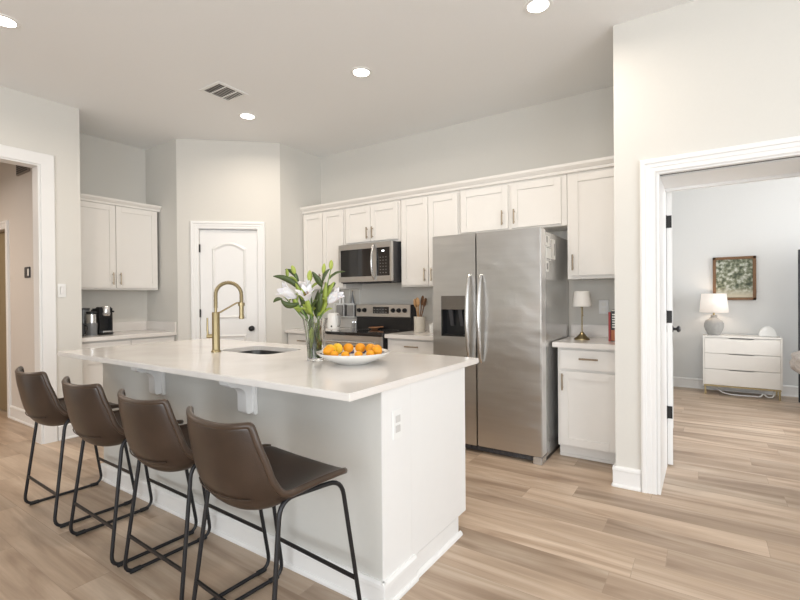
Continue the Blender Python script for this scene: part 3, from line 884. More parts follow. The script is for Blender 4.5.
MB().tube([Vector((fx, fy, 1.02)), Vector((fx, fy, 1.02)) + hs * .058], .0145, 14).tube([Vector((fx, fy, 1.02)) + hs * .052, Vector((fx, fy, 1.06)) + hs * .056, Vector((fx, fy, 1.14)) + hs * .056], [.007, .006, .0055], 10).build('lever', W['brass'], fc, 50)

# ------------------------------------------------------------------ refrigerator
FX0, FX1, FS = -1.935, -1.012, -1.535
fr = thing('refrigerator', 'stainless side by side refrigerator with ice and water dispenser', 'refrigerator', (-1.47, 3.8, 0))
MB().box(FX0 + .004, FX1 - .002, 3.50, 4.20, .03, 1.762, .004).build('body', W['steelside'], fr)
def fdoor(x0, x1, hole=None):
    m = MB()
    if hole is None:
        m.box(x0, x1, 3.38, 3.495, .06, 1.78, .006)
    else:
        h0, h1, q0, q1 = hole
        m.box(x0, x1, 3.38, 3.495, .06, q0).box(x0, x1, 3.38, 3.495, q1, 1.78).box(x0, h0, 3.38, 3.495, q0, q1).box(h1, x1, 3.38, 3.495, q0, q1)
        m.box(h0, h1, 3.47, 3.495, q0, q1)
    return m.build('door', W['steel'], fr)
dl = fdoor(FX0, FS - .004, (-1.857, -1.620, .936, 1.274))
dr = fdoor(FS + .004, FX1)
MB().box(FX1 - .0005, FX1 + .0015, 3.386, 3.492, .066, 1.774, .001).build('lit_edge_strip', W['edge_lit'], dr)  # paler strip paints the light falling on the door's side
def fhandle(x, parent):
    pts = []
    for i in range(25):
        u = i / 24
        z = .74 + .70 * u
        y = 3.38 - .012 - .058 * math.sin(PI * u) ** .55
        pts.append((x, y, z))
    MB().tube(pts, [.011 + .006 * math.sin(PI * i / 24) for i in range(25)], 12).build('handle', W['handle_steel'], parent, 60)
    return
fhandle(-1.588, dl); fhandle(-1.487, dr)
dp = MB().box(-1.857, -1.620, 3.383, 3.47, 1.160, 1.274, .002).build('dispenser_panel', W['darksteel'], dl)
cv = MB()
cv.box(-1.857, -1.620, 3.455, 3.469, .936, 1.16).box(-1.857, -1.845, 3.383, 3.46, .936, 1.16).box(-1.632, -1.620, 3.383, 3.46, .936, 1.16).box(-1.857, -1.620, 3.383, 3.46, .936, .950).build('dispenser_cavity', W['blackplastic'], dl)
MB().prism([(3.40, 1.16), (3.43, 1.16), (3.45, 1.02), (3.44, 1.02)], 'x', -1.80, -1.765, .002).prism([(3.40, 1.16), (3.43, 1.16), (3.45, 1.02), (3.44, 1.02)], 'x', -1.71, -1.675, .002).build('dispenser_paddle', W['darkgrey'], dl)
mg = MB().box(FX0 + .01, FX1 - .07, 3.42, 3.50, .012, .055, .003)
for i in range(16):
    x = FX0 + .04 + i * .05
    mg.box(x, x + .034, 3.412, 3.421, .02, .047, .002)
mg.build('toe_grille', W['darkgrey'], fr)
MB().box(FX1 - .07, FX1 - .002, 3.385, 3.50, 0, .056, .004).build('foot_cover', W['steelside'], fr)
MB().box(FX1 - .05, FX1 - .006, 3.52, 4.19, 0, .031, .002).build('roller_base', W['blackplastic'], fr)
def note(y0, y1, z0, z1, label, ink):
    o = thing('paper_note', label, 'paper note', (FX1, (y0 + y1) / 2, z0), 'papers on the fridge side')
    MB().box(FX1 - .0018, FX1 - .0006, y0, y1, z0, z1).build('sheet', W['paper'], o)
    for (a, b, c, d_) in ink:
        MB().box(FX1 - .0007, FX1 - .0002, y0 + a * (y1 - y0), y0 + b * (y1 - y0), z0 + c * (z1 - z0), z0 + d_ * (z1 - z0)).build('print', W['paperink'], o)
note(3.515, 3.615, 1.655, 1.735, 'small white photo note at the top front of the fridge side', [(.1, .45, .3, .9)])
note(3.515, 3.650, 1.545, 1.650, 'white paper note below the top photo on the fridge side', [(.1, .9, .05, .12), (.1, .9, .9, .95)])
note(3.655, 3.775, 1.56, 1.72, 'larger white sheet furthest back on the fridge side', [(.08, .14, .05, .95), (.7, .9, .2, .8)])
note(3.515, 3.585, 1.455, 1.54, 'lowest small white paper on the fridge side', [(.2, .8, .2, .75)])

# ------------------------------------------------------------------ microwave
mw = thing('microwave', 'stainless over-the-range microwave with black glass door', 'microwave', (-3.005, 4.0, 1.43))
MX0, MX1, MY = -3.368, -2.652, 3.825
MYF = 3.79
MB().box(MX0 + .002, MX1 - .002, MY, YB - .004, 1.428, 1.848, .002).build('body', W['darkgrey'], mw)
dd_ = MB()
dd_.box(MX0, -2.845, MYF, MY - .001, 1.785, 1.842, .002).box(MX0, -2.845, MYF, MY - .001, 1.435, 1.492, .002).box(MX0, MX0 + .03, MYF, MY - .001, 1.49, 1.787, .001).box(-2.90, -2.845, MYF, MY - .001, 1.49, 1.787, .001)
dd_ = dd_.build('door', W['steel'], mw)
MB().box(MX0 + .03, -2.90, MYF + .003, MY - .002, 1.492, 1.785).build('door_glass', W['blackglass'], dd_)
pts = [(-2.872, MYF - .006 - .045 * math.sin(PI * i / 16) ** .6, 1.46 + .36 * i / 16) for i in range(17)]
MB().tube(pts, .012, 10).build('handle', W['handle_steel'], dd_, 60)
cp = MB().box(-2.843, MX1, MYF, MY - .001, 1.785, 1.842, .002).box(-2.843, MX1, MYF, MY - .001, 1.435, 1.492, .002).box(-2.675, MX1, MYF, MY - .001, 1.49, 1.787, .001).build('control_panel', W['steel'], mw)
MB().box(-2.843, -2.675, MYF + .002, MY - .002, 1.492, 1.785).build('panel_glass', W['blackglass'], cp)
MB().box(-2.775, -2.745, MYF + .0005, MYF + .002, 1.742, 1.756).build('clock_display', W['lit'], cp)
for r in range(6):
    for c in range(3):
        MB().box(-2.80 + c * .036, -2.790 + c * .036, MYF + .0008, MYF + .002, 1.52 + r * .032, 1.526 + r * .032).build('button', W['grey'], cp)
MB().box(MX0 + .05, MX1 - .05, 3.80, 3.86, 1.418, 1.428, .002).build('bottom_vent', W['blackplastic'], mw)

# ------------------------------------------------------------------ range
rg = thing('range', 'freestanding electric range with black cooktop and stainless control panel', 'range', (-3.005, 3.9, 0))
GX0, GX1 = -3.384, -2.622
MB().box(GX0, GX1, 3.60, YB - .02, .03, .885, .002).box(GX0, GX1, YB - .12, YB - .02, .885, 1.185, .004).build('body', W['blackplastic'], rg)
MB().box(GX0 - .002, GX1 + .002, 3.56, YB - .12, .886, .912, .004).build('cooktop', W['blackglass'], rg)
for (x, y, r) in ((-3.19, 3.74, .10), (-2.82, 3.74, .08), (-3.19, 3.98, .075), (-2.82, 3.98, .10)):
    MB().lathe([(r - .003, .9122), (r, .9126), (r + .002, .9122)], (x, y, 0), 36).build('burner_ring', W['grey'], rg)
od = MB().box(GX0 + .004, GX1 - .004, 3.575, 3.60, .77, .878, .003).box(GX0 + .004, GX1 - .004, 3.575, 3.60, .24, .30, .003).box(GX0 + .004, GX0 + .06, 3.575, 3.60, .29, .78).box(GX1 - .06, GX1 - .004, 3.575, 3.60, .29, .78).build('oven_door', W['steel'], rg)
MB().box(GX0 + .06, GX1 - .06, 3.577, 3.60, .30, .77).build('oven_window', W['blackglass'], od)
MB().tube([(GX0 + .06, 3.53, .815), (GX1 - .06, 3.53, .815)], .012, 10).tube([(GX0 + .08, 3.53, .815), (GX0 + .08, 3.578, .815)], .009, 8).tube([(GX1 - .08, 3.53, .815), (GX1 - .08, 3.578, .815)], .009, 8).build('handle', W['chrome'], od, 50)
MB().box(GX0 + .004, GX1 - .004, 3.575, 3.60, .06, .225, .003).build('drawer', W['steel'], rg)
yg = YB - .12
cpn = MB().prism([(yg, 1.045), (yg - .012, 1.05), (yg - .006, 1.185), (yg, 1.188)], 'x', GX0 + .002, GX1 - .012).build('control_panel', W['steel'], rg)
gw = GX1 - GX0
for f in (.062, .165, .69, .79, .893):
    x = GX0 + gw * f
    kn = MB().lathe([(0, 0), (.026, 0), (.024, .008), (.021, .022), (.018, .025), (0, .025)], (x, yg - .009, 1.122), 20, Matrix.Rotation(PI / 2, 4, 'X'))
    kn.box(x - .003, x + .003, yg - .038, yg - .03, 1.104, 1.140)
    kn.build('knob', W['blackplastic'], cpn, 40)
MB().box(GX0 + gw * .325, GX0 + gw * .615, yg - .0125, yg - .008, 1.085, 1.160).build('display', W['blackglass'], cpn)
for i in range(5):
    x = GX0 + gw * (.345 + .052 * i)
    for z_ in (1.098, 1.128): MB().box(x, x + .018, yg - .0132, yg - .0124, z_, z_ + .006).build('button', W['grey'], cpn)

# ------------------------------------------------------------------ bar stools
def make_stool():
    t = thing('bar_stool', '', 'bar stool', (0, 0, 0), 'brown bar stools along the island')
    st = [(-.292, .850, .190, .050, .012), (-.292, .838, .196, .054, .010), (-.288, .79, .209, .062, .004), (-.276, .735, .221, .070, .0), (-.264, .670, .231, .076, .002),
          (-.246, .605, .238, .088, .022), (-.212, .552, .242, .090, .066), (-.150, .530, .244, .062, .092), (-.05, .545, .244, .026, .078), (.05, .572, .242, .004, .050), (.115, .590, .238, -.006, .028), (.150, .598, .230, -.014, .014), (.162, .592, .224, -.018, .010)]
    rows = []
    for (y, z, w, ey, ez) in st:
        row = []
        for i in range(13):
            u = -1 + 2 * i / 12
            e = abs(u) ** 2.6
            row.append((u * w, y + ey * e, z + ez * e))
        rows.append(row)
    s = MB().strip(rows).build('seat', W['leather'], t, 180)
    so = s.modifiers.new('thick', 'SOLIDIFY'); so.thickness = .020; so.offset = 0
    sb = s.modifiers.new('soft', 'SUBSURF'); sb.levels = 1; sb.render_levels = 2
    ring = [r[0] for r in rows[:-1]][::-1] + rows[0][1:-1] + [r[-1] for r in rows[:-1]]
    ring = fillet(ring, .02, 3)
    MB().tube(ring, .0118, 10).build('rim_sheen', W['rim_sheen'], t, 180)  # lighter tube paints the gloss highlight along the seat rim
    # stitched seam across the lower back
    seam = [(p[0], p[1] - .0098, p[2] - .004) for p in rows[5][2:11]]
    MB().tube(seam, .0026, 6).build('seam', W['leather'], t, 60)
    for sx in (-1, 1):
        tw, bw = .230 * sx, .246 * sx
        P = [(.214 * sx, -.150, .598), (bw, -.222, .0105), (bw, .210, .0105), (tw, .118, .585)]
        MB().tube(fillet(P, .062, 6, True), .0085, 10, True).build('leg_frame', W['blackmetal'], t, 60)
        for yy in (-.170, .160):
            MB().tube([(bw, yy - .022, .0112), (bw, yy + .022, .0112)], .0112, 10).build('foot_pad', W['rubber'], t, 60)
    zf = .185
    k_ = (zf - .0115) / .5765
    for yy0, yy1 in ((-.222, -.150), (.210, .118)):
        yy = yy0 + (yy1 - yy0) * k_; xw = .246 + ((.214 if yy0 < 0 else .230) - .246) * k_
        MB().box(-xw, xw, yy - .004, yy + .004, zf - .009, zf + .009, .002).build('footrest', W['blackmetal'], t)
    return t
proto = make_stool()
for i, (x, y, rz, lab) in enumerate((
        (-3.212, 1.221, -1.5, 'brown leather bar stool with black sled legs at the hall end of the island'),
        (-2.548, 1.219, -1.5, 'brown leather bar stool second from the hall end, under the first corbel'),
        (-1.950, 1.212, -2, 'brown leather bar stool third from the hall end, before the second corbel'),
        (-1.372, 1.180, -4, 'nearest brown leather bar stool, its whole seat in view at the island end'))):
    o = proto if i == 0 else copy_tree(proto)
    o.location = (x, y, 0); o.rotation_euler = (0, 0, math.radians(rz)); o['label'] = lab

# ------------------------------------------------------------------ bowl of citrus
bx, by = -1.565, 1.872
bw_ = thing('fruit_bowl', 'wide shallow white ceramic bowl of citrus on the island', 'bowl', (bx, by, .9155))
out_p = [(0, .9155), (.085, .9155), (.09, .919), (.095, .921), (.14, .938), (.176, .958), (.195, .975), (.196, .978)]
MB().lathe(out_p, (bx, by, 0), 56).build('shell', W['ceramic'], bw_, 40)
MB().lathe([(.196, .978), (.192, .9775), (.172, .9635), (.135, .950), (.09, .944), (.0, .944)], (bx, by, 0), 56).build('glazed_inside', W['bowl_in'], bw_, 40)
fruit_lab = [
    ('orange citrus at the back of the bowl, right of the yellow pair', 'orange'), ('orange citrus at the back middle of the bowl, topmost of the ring', 'orange'),
    ('orange citrus at the back right of the bowl', 'orange'), ('orange citrus at the right, in front of the back right one', 'orange'),
    ('orange citrus at the far right end of the bowl', 'orange'), ('orange citrus low at the front right under the rim', 'orange'),
    ('small orange citrus at the front, right of centre', 'orange'), ('small orange citrus at the front, left of centre', 'orange'),
    ('orange citrus low at the front left beside the vase side', 'orange'), ('large orange citrus at the far left end of the bowl', 'orange'),
    ('yellow citrus at the left of the bowl, nearest the vase', 'yellow'), ('yellow citrus at the back left of the bowl, beside the other yellow one', 'yellow')]
vd = math.atan2(by, bx)          # away from the camera
for i, (lab, c) in enumerate(fruit_lab):
    a = vd + math.radians(12 - 30 * i)
    r = .130
    rad = .0305 if c == 'yellow' else (.0295 if i != 9 else .031)
    if i in (5, 6, 7, 8): rad = .0215
    px_, py_ = bx + r * math.cos(a), by + r * math.sin(a)
    zz = .953 + rad * .98
    o = thing('orange_fruit' if c == 'orange' else 'lemon_fruit', lab, 'fruit', (px_, py_, zz - rad), 'citrus fruit in the bowl')
    m = MB(); m.ball((px_, py_, zz), rad, 3, (1, 1, .93 if c == 'orange' else 1.02)); m.build('peel', W[c], o, 180)
    MB().lathe([(0, .0012), (.003, .001), (.0034, -.001), (0, -.002)], (px_, py_, zz + rad * (.93 if c == 'orange' else 1.02)), 8).build('stem_end', W['stem_green'], o)

# ------------------------------------------------------------------ vase of lilies
VX, VY, VZ = -1.815, 1.842, .9155
vs = thing('glass_vase', 'clear cut glass vase holding lilies on the island', 'vase', (VX, VY, VZ))
po = [(0, 0), (.044, 0), (.046, .004), (.045, .02), (.047, .08), (.054, .15), (.064, .21), (.069, .236)]
pi_ = [(.067, .2365), (.061, .21), (.050, .15), (.043, .08), (.041, .02), (.036, .014), (0, .013)]
tb = bmesh.new()
n = 48
rings = []
for k_, (r, z) in enumerate(po + pi_):
    if r == 0: rings.append([tb.verts.new((VX, VY, VZ + z))]); continue
    ring = []
    for i in range(n):
        fl = 1 + (.018 * (1 if (i // 2) % 2 else -1) if (2 < k_ < 8) else 0)
        a = 2 * PI * i / n
        ring.append(tb.verts.new((VX + r * fl * math.cos(a), VY + r * fl * math.sin(a), VZ + z)))
    rings.append(ring)
for a_, b_ in zip(rings, rings[1:]):
    for i in range(n):
        j = (i + 1) % n
        if len(a_) == 1: tb.faces.new((a_[0], b_[i], b_[j]))
        elif len(b_) == 1: tb.faces.new((a_[i], b_[0], a_[j]))
        else: tb.faces.new((a_[i], b_[i], b_[j], a_[j]))
m_ = MB(); m_._merge(tb); m_.build('glass', W['glass'], vs, 25)
MB().lathe([(0, .0145), (.0355, .0145), (.0405, .021), (.0425, .08), (.0450, .105), (0, .105)], (VX, VY, VZ), 32).build('water', W['water'], vs, 40)

RT = Vector((.83, .558, 0)); BK = Vector((-.558, .83, 0))
def V(px, py, depth=0):
    """a point of the bouquet: right and up in metres from the vase foot, depth away from the viewer"""
    return Vector((VX, VY, VZ)) + RT * ((px - 315) / 179) + Vector((0, 0, (360.5 - py) / 179)) + BK * depth
def leaf(mb, a, b, c, w, twist=0.0):
    cu = bez(a, b, c, 10)
    rows = []
    for i, p in enumerate(cu):
        u = i / 10
        tdir = (cu[min(i + 1, 10)] - cu[max(i - 1, 0)]).normalized()
        side = tdir.cross(BK)
        if side.length < .05: side = Vector((0, 0, 1))
        side.normalize()
        side = (side * math.cos(twist) + BK * math.sin(twist)).normalized()
        nrm = side.cross(tdir).normalized()
        ww = w * (math.sin(PI * min(1, u * .93 + .05)) ** .8) * .5 + .0003
        rows.append([p - side * ww + nrm * ww * .25, p, p + side * ww + nrm * ww * .25])
    return mb.strip(rows)
def bud(mb, p, d, ln, r):
    prof = [(0, 0), (r * .5, ln * .06), (r * .85, ln * .25), (r, ln * .5), (r * .85, ln * .72), (r * .5, ln * .9), (0, ln)]
    # three soft ribs come from six-sided rings
    return mb.lathe(prof, p, 12, Vector(d).to_track_quat('Z', 'Y').to_matrix().to_4x4())
def bloom(p, d, ln, spread, parent):
    q = Vector(d).to_track_quat('Z', 'Y').to_matrix()
    m = MB()
    for k_ in range(6):
        a = PI / 3 * k_ + (.15 if k_ % 2 else 0)
        wmax = ln * (.48 if k_ % 2 else .38)
        rows = []
        for i in range(9):
            u = i / 8
            rad = .007 + ln * spread * (u ** 1.35)
            z = ln * (u - .22 * spread * u ** 3)
            ww = wmax * (math.sin(PI * (u * .86 + .09)) ** .9) * .5
            cdir = Vector((math.cos(a), math.sin(a), 0)); sdir = Vector((-math.sin(a), math.cos(a), 0))
            row = []
            for s in (-1, -.5, 0, .5, 1):
                row.append(p + q @ (cdir * (rad - abs(s) ** 2 * ww * .35) + sdir * ww * s + Vector((0, 0, z))))
            rows.append(row)
        m.strip(rows)
    b = m.build('bloom', W['petal'], parent, 180)
    so = b.modifiers.new('t', 'SOLIDIFY'); so.thickness = .0012
    m = MB()
    for k_ in range(5):
        a = 2 * PI * k_ / 5
        tip = p + q @ Vector((math.cos(a) * ln * .12, math.sin(a) * ln * .12, ln * .62))
        m.tube([p, p.lerp(tip, .5), tip], .0011, 5)
        m.ball(tip, .0042, 1, (1, 1, .7))
    m.build('stamens', W['stamen'], parent)
def lily(label, foot, tip, leaves, head=None, bend=0.0):
    o = thing('lily_stem', label, 'flower', V(foot[0], 357.6, foot[1]), 'lily stems in the vase')
    a = V(foot[0], 357.6, foot[1]); nck = V(314 + (tip[0] - 314) * .28, 322, tip[2] * .35)
    c = V(*tip)
    mid = nck.lerp(c, .55) + Vector((0, 0, .02)) + RT * bend
    pts = bez(a, a.lerp(nck, .5), nck, 5) + bez(nck, mid, c, 8)[1:]
    MB().tube(pts, [.0042] * (len(pts) - 4) + [.0036, .0032, .0028, .0026], 7).build('stem', W['stem_green'], o, 60)
    for (la, lb, lc, w, mname, tw) in leaves:
        m = MB(); leaf(m, V(*la), V(*lb), V(*lc), w, tw)
        b = m.build('leaf', W[mname], o, 180)
        so = b.modifiers.new('t', 'SOLIDIFY'); so.thickness = .0008
    for q_ in range(3):
        i_ = min(len(pts) - 2, 7 + 2 * q_)
        p_ = pts[i_]; an = q_ * 2.3 + foot[0] * .9
        o_ = RT * math.cos(an) + BK * math.sin(an)
        ln_ = .062 + .02 * random.random()
        m = MB(); leaf(m, p_, p_ + o_ * ln_ * .35 + Vector((0, 0, ln_ * .62)), p_ + o_ * ln_ * .85 + Vector((0, 0, ln_ * (.75 if q_ % 2 else .5))), .017, .5)
        b = m.build('leaf', W[('leaf_light', 'leaf_dark', 'leaf_light')[q_]], o, 180)
        so = b.modifiers.new('t', 'SOLIDIFY'); so.thickness = .0008
    for q_ in range(3):
        an = foot[0] * 1.7 + q_ * 2.4
        zb = 356 - 5 * q_ - random.random() * 5
        u0, u1 = 315 + 3.4 * math.cos(an), 315 + 5.2 * math.cos(an + .8)
        d0, d1 = .019 * math.sin(an), .028 * math.sin(an + .8)
        m = MB(); leaf(m, V(u0, zb, d0), V(u0, zb - 12, d1), V(u1, zb - 22 - 6 * random.random(), d1), .020, an)
        b = m.build('leaf', W[('leaf_dark', 'leaf_light', 'leaf_dark')[q_]], o, 180)
        so = b.modifiers.new('t', 'SOLIDIFY'); so.thickness = .0008
    if head:
        if head[0] == 'bud':
            _, d, ln, r = head
            dv = RT * d[0] + Vector((0, 0, d[1])) + BK * d[2]
            m = MB(); bud(m, c - dv.normalized() * .003, dv, ln, r); m.build('bud', W['bud_green'], o, 60)
        else:
            _, d, ln, sp = head
            dv = (RT * d[0] + Vector((0, 0, d[1])) + BK * d[2]).normalized()
            bloom(c - dv * .004, dv, ln, sp, o)
    return o
D, LT = 'leaf_dark', 'leaf_light'
lily('lily stem with the large white bloom furthest left', (311, .006), (297, 297, -.03),
     [((302, 291, 0), (290, 276, 0), (274.5, 276, -.02), .034, D, .2), ((300, 303, -.03), (288, 309, -.04), (283, 299, -.04), .036, D, .3), ((284, 299, -.03), (278, 297, -.03), (274.5, 302, -.02), .02, D, .2), ((306, 316, 0), (300, 309, -.01), (299, 306, -.02), .03, D, .3)],
     ('bloom', (-.72, .5, -.5), .112, .34), -.02)
lily('lily stem with the upper left green bud', (313, -.01), (294.5, 273, .02),
     [((298, 281, .02), (294, 270, .02), (284.5, 269, .02), .026, D, .3), ((304, 300, -.02), (299, 290, -.03), (297, 283, -.03), .03, LT, .5), ((288, 278, 0), (287, 272, 0), (287, 268, 0), .022, LT, .4)],
     ('bud', (-.35, .9, .1), .055, .013), -.01)
lily('lily stem with the small green bud lowest at the left', (310, -.014), (283.5, 297, .03),
     [((300, 312, -.01), (296, 304, -.03), (296, 296, -.03), .034, LT, .2)],
     ('bud', (-.25, .95, 0), .05, .011), -.01)
lily('lily stem with the plump green bud at upper centre left', (316, .012), (309, 281, .03),
     [((311, 310, -.02), (306, 298, -.04), (303, 288, -.05), .038, LT, .6), ((308, 313, .02), (304, 305, .0), (300, 296, -.02), .03, D, .4)],
     ('bud', (0, 1, .05), .068, .016), 0)
lily('lily stem with the open white bloom at the centre front', (318, -.012), (309, 301, -.03),
     [((312, 314, -.03), (309, 305, -.05), (308, 296, -.055), .034, LT, .3), ((314, 316, .0), (308, 312, -.02), (304, 303, -.03), .03, LT, .2)],
     ('bloom', (-.05, .8, -.6), .098, .48), 0)
lily('lily stem with the tall pale green bud at upper centre right', (319, .008), (322.5, 273, .04),
     [((322, 287, .01), (318, 280, 0), (313, 271.5, -.01), .034, D, .3), ((320, 312, -.03), (320, 302, -.05), (322, 292, -.05), .042, D, .5), ((323, 309, -.02), (326, 297, -.04), (327.5, 282, -.04), .030, LT, .3)],
     ('bud', (.1, 1, 0), .062, .012), .005)
lily('lily stem with the highest green bud, topmost at the right', (317, .018), (330.5, 269, .03),
     [((322, 283, .02), (323, 273, .02), (330, 268.5, .02), .022, D, .4), ((329, 279, .03), (334, 270, .03), (345, 271.5, .03), .013, D, .2), ((325, 300, -.02), (329, 290, -.03), (335.5, 282, -.03), .03, LT, .4)],
     ('bud', (.06, 1, 0), .058, .013), .005)
lily('lily stem with the white trumpet bloom furthest right', (321, -.004), (329.5, 302, -.03),
     [((318, 316, -.01), (325, 308, -.03), (328, 297, -.04), .030, LT, .2), ((329, 290, 0), (333, 284, 0), (336, 283, 0), .024, D, .3)],
     ('bloom', (.72, .55, -.35), .104, .27), .01)
lily('lily stem with the half hidden white bloom at the back centre', (315, .02), (306, 293, .05),
     [((316, 318, .03), (312, 308, .05), (317, 290, .05), .032, D, .2)],
     ('bloom', (-.2, 1, -.25), .09, .42), 0)

# ------------------------------------------------------------------ things on the back counters
# white kettle
kx, ky, kz = -3.64, 4.0, .9055
kt = thing('kettle', 'white electric kettle on the corner counter behind the lilies', 'kettle', (kx, ky, kz))
MB().lathe([(0, 0), (.072, 0), (.074, .012), (.074, .15), (.070, .172), (.058, .184), (0, .186)], (kx, ky, kz), 30).build('jug', W['ceramic'], kt, 40)
MB().tube(fillet([(kx + .06, ky - .01, kz + .165), (kx + .125, ky - .02, kz + .165), (kx + .118, ky - .02, kz + .03), (kx + .06, ky - .01, kz + .03)], .03), .007, 8).build('handle', W['grey'], kt, 60)
MB().lathe([(0, 0), (.011, 0), (.009, .006), (0, .006)], (kx + .03, ky - .069, kz + .03), 12, Matrix.Rotation(PI / 2, 4, 'X')).build('switch', W['blackplastic'], kt)
# white wall rack with two grey canisters
rk = thing('wall_rack', 'white wall mounted rack above the corner counter, left of the range', 'rack', (-3.575, 4.18, 1.04))
r0, r1 = -3.735, -3.425
rm = MB().box(r0, r1, 4.115, 4.233, 1.035, 1.043, .002)
for x in (r0, (r0 + r1) / 2, r1):
    rm.box(x - .004, x + .004, 4.113, 4.121, 1.035, 1.20, .001)
    rm.box(x - .004, x + .004, 4.225, 4.233, 1.035, 1.40, .001)
for z in (1.195,):
    rm.box(r0, r1, 4.113, 4.121, z, z + .007, .001)
rm.box(r0, r1, 4.226, 4.233, 1.392, 1.40, .001)
rm.build('frame', W['white'], rk)
for x, lab in ((-3.66, 'grey tin canister in the left half of the white wall rack'), (-3.495, 'grey tin canister in the right half of the white wall rack')):
    c = thing('canister', lab, 'canister', (x, 4.17, 1.0435), 'canisters in the wall rack')
    MB().box(x - .055, x + .055, 4.126, 4.218, 1.044, 1.178, .008).build('tin', W['grey'], c)
    MB().box(x - .056, x + .056, 4.125, 4.219, 1.178, 1.192, .004).build('lid', W['white'], c)
for (x, y, h_, w, lab) in ((-3.685, 4.165, .165, .017, 'tall white bottle standing on the left tin in the wall rack'), (-3.64, 4.175, .15, .016, 'second white bottle on the left tin in the wall rack'),):
    b = thing('bottle', lab, 'bottle', (x, y, 1.1925), 'bottles on the wall rack')
    MB().lathe([(0, 0), (w, 0), (w, h_ * .62), (w * .45, h_ * .78), (w * .45, h_ * .92), (0, h_ * .92)], (x, y, 1.1925), 16).build('glass', W['ceramic'], b, 40)
    MB().lathe([(0, 0), (w * .55, 0), (w * .55, h_ * .09), (0, h_ * .09)], (x, y, 1.1925 + h_ * .92), 12).build('cap', W['grey'], b)
b = thing('bottle', 'slim conical grey bottle on the right tin in the wall rack', 'bottle', (-3.49, 4.17, 1.1925), 'bottles on the wall rack')
MB().lathe([(0, 0), (.026, 0), (.026, .02), (.008, .12), (.008, .15), (0, .15)], (-3.49, 4.17, 1.1925), 16).build('glass', W['greyclear'], b, 40)
MB().lathe([(0, 0), (.0095, 0), (.0095, .014), (0, .014)], (-3.49, 4.17, 1.3425), 12).build('cap', W['nickel'], b)
# shakers at the back left of the cooktop edge
for (x, lab) in ((-3.452, 'left one of two small steel shakers beside the cooktop'), (-3.412, 'right one of two small steel shakers beside the cooktop')):
    s = thing('shaker', lab, 'shaker', (x, 4.13, .9055), 'pair of shakers')
    MB().lathe([(0, 0), (.017, 0), (.016, .065), (0, .065)], (x, 4.13, .9055), 18).build('body', W['grey'], s, 40)
    MB().lathe([(0, .0655), (.0165, .0655), (.015, .085), (.008, .09), (0, .09)], (x, 4.13, .9055), 18).build('cap', W['chrome'], s, 40)
sr = thing('spoon_rest', 'round copper brown spoon rest on the black cooktop', 'spoon rest', (-3.06, 4.03, .913))
MB().lathe([(0, .004), (.03, .004), (.062, .016), (.066, .022), (.064, .024), (.03, .010), (0, .009)], (-3.06, 4.03, .913), 28).lathe([(0, 0), (.035, 0), (.04, .006), (0, .006)], (-3.06, 4.03, .913), 24).build('dish', W['copper'], sr, 50)
MB().tube([(-3.07, 4.03, .928), (-3.0, 4.05, .938), (-2.96, 4.06, .941)], .006, 8).build('inset_handle', W['copper'], sr, 50)
# crock with utensils
cx_, cy_, cz_ = -2.452, 4.0, .9055
ck = thing('utensil_crock', 'cream stoneware crock of cooking spoons right of the range', 'crock', (cx_, cy_, cz_))
MB().lathe([(0, 0), (.054, 0), (.058, .006), (.058, .148), (.060, .158), (.056, .160), (.052, .150), (.052, .012), (0, .010)], (cx_, cy_, cz_), 32).build('pot', W['crock'], ck, 40)
def utensil(name, label, dx, dy, lean, h_, kind, mname):
    foot = Vector((cx_ - lean[0] * .12, cy_ - lean[1] * .12, cz_ + .013)); o = thing(name, label, 'utensil', foot, 'utensils in the crock')
    topp = Vector((cx_ + dx, cy_ + dy, cz_ + h_))
    d = (topp - foot).normalized()
    MB().tube([foot, topp - d * .06], [.0055, .007], 8).build('handle', W[mname], o, 60)
    m = MB(); q = d.to_track_quat('Z', 'Y').to_matrix().to_4x4()
    hp = topp - d * .035
    t_ = bmesh.new(); bmesh.ops.create_icosphere(t_, subdivisions=2, radius=1)
    sc = {'spoon': (.034, .012, .050), 'spatula': (.036, .006, .055), 'fork': (.022, .006, .04)}[kind]
    m._merge(t_, Matrix.Translation(hp) @ q @ Matrix.Diagonal((*sc, 1)))
    m.build('head', W[mname], o, 180)
utensil('wooden_spoon', 'pale wooden spoon leaning left in the crock', -.055, .0, (-.10, 0), .33, 'spoon', 'wood_light')
utensil('wooden_spoon', 'pale wooden spoon at the middle of the crock', -.012, -.02, (0, -.1), .345, 'spoon', 'wood_light')
utensil('wooden_spatula', 'brown wooden spatula standing upright at the back of the crock', .022, .03, (.05, .15), .36, 'spatula', 'wood_dark')
utensil('wooden_spoon', 'dark brown wooden spoon leaning right in the crock', .075, .0, (.16, 0), .34, 'spoon', 'wood_dark')
wc = thing('lidded_pot', 'small white pot on the counter between crock and fridge', 'pot', (-2.31, 4.02, .9055))
MB().lathe([(0, 0), (.032, 0), (.034, .006), (.034, .07), (0, .07)], (-2.31, 4.02, .9055), 24).build('jar', W['ceramic'], wc, 40)
MB().lathe([(0, .0705), (.035, .0705), (.035, .082), (.012, .088), (.012, .096), (0, .098)], (-2.31, 4.02, .9055), 24).build('lid', W['ceramic'], wc, 40)

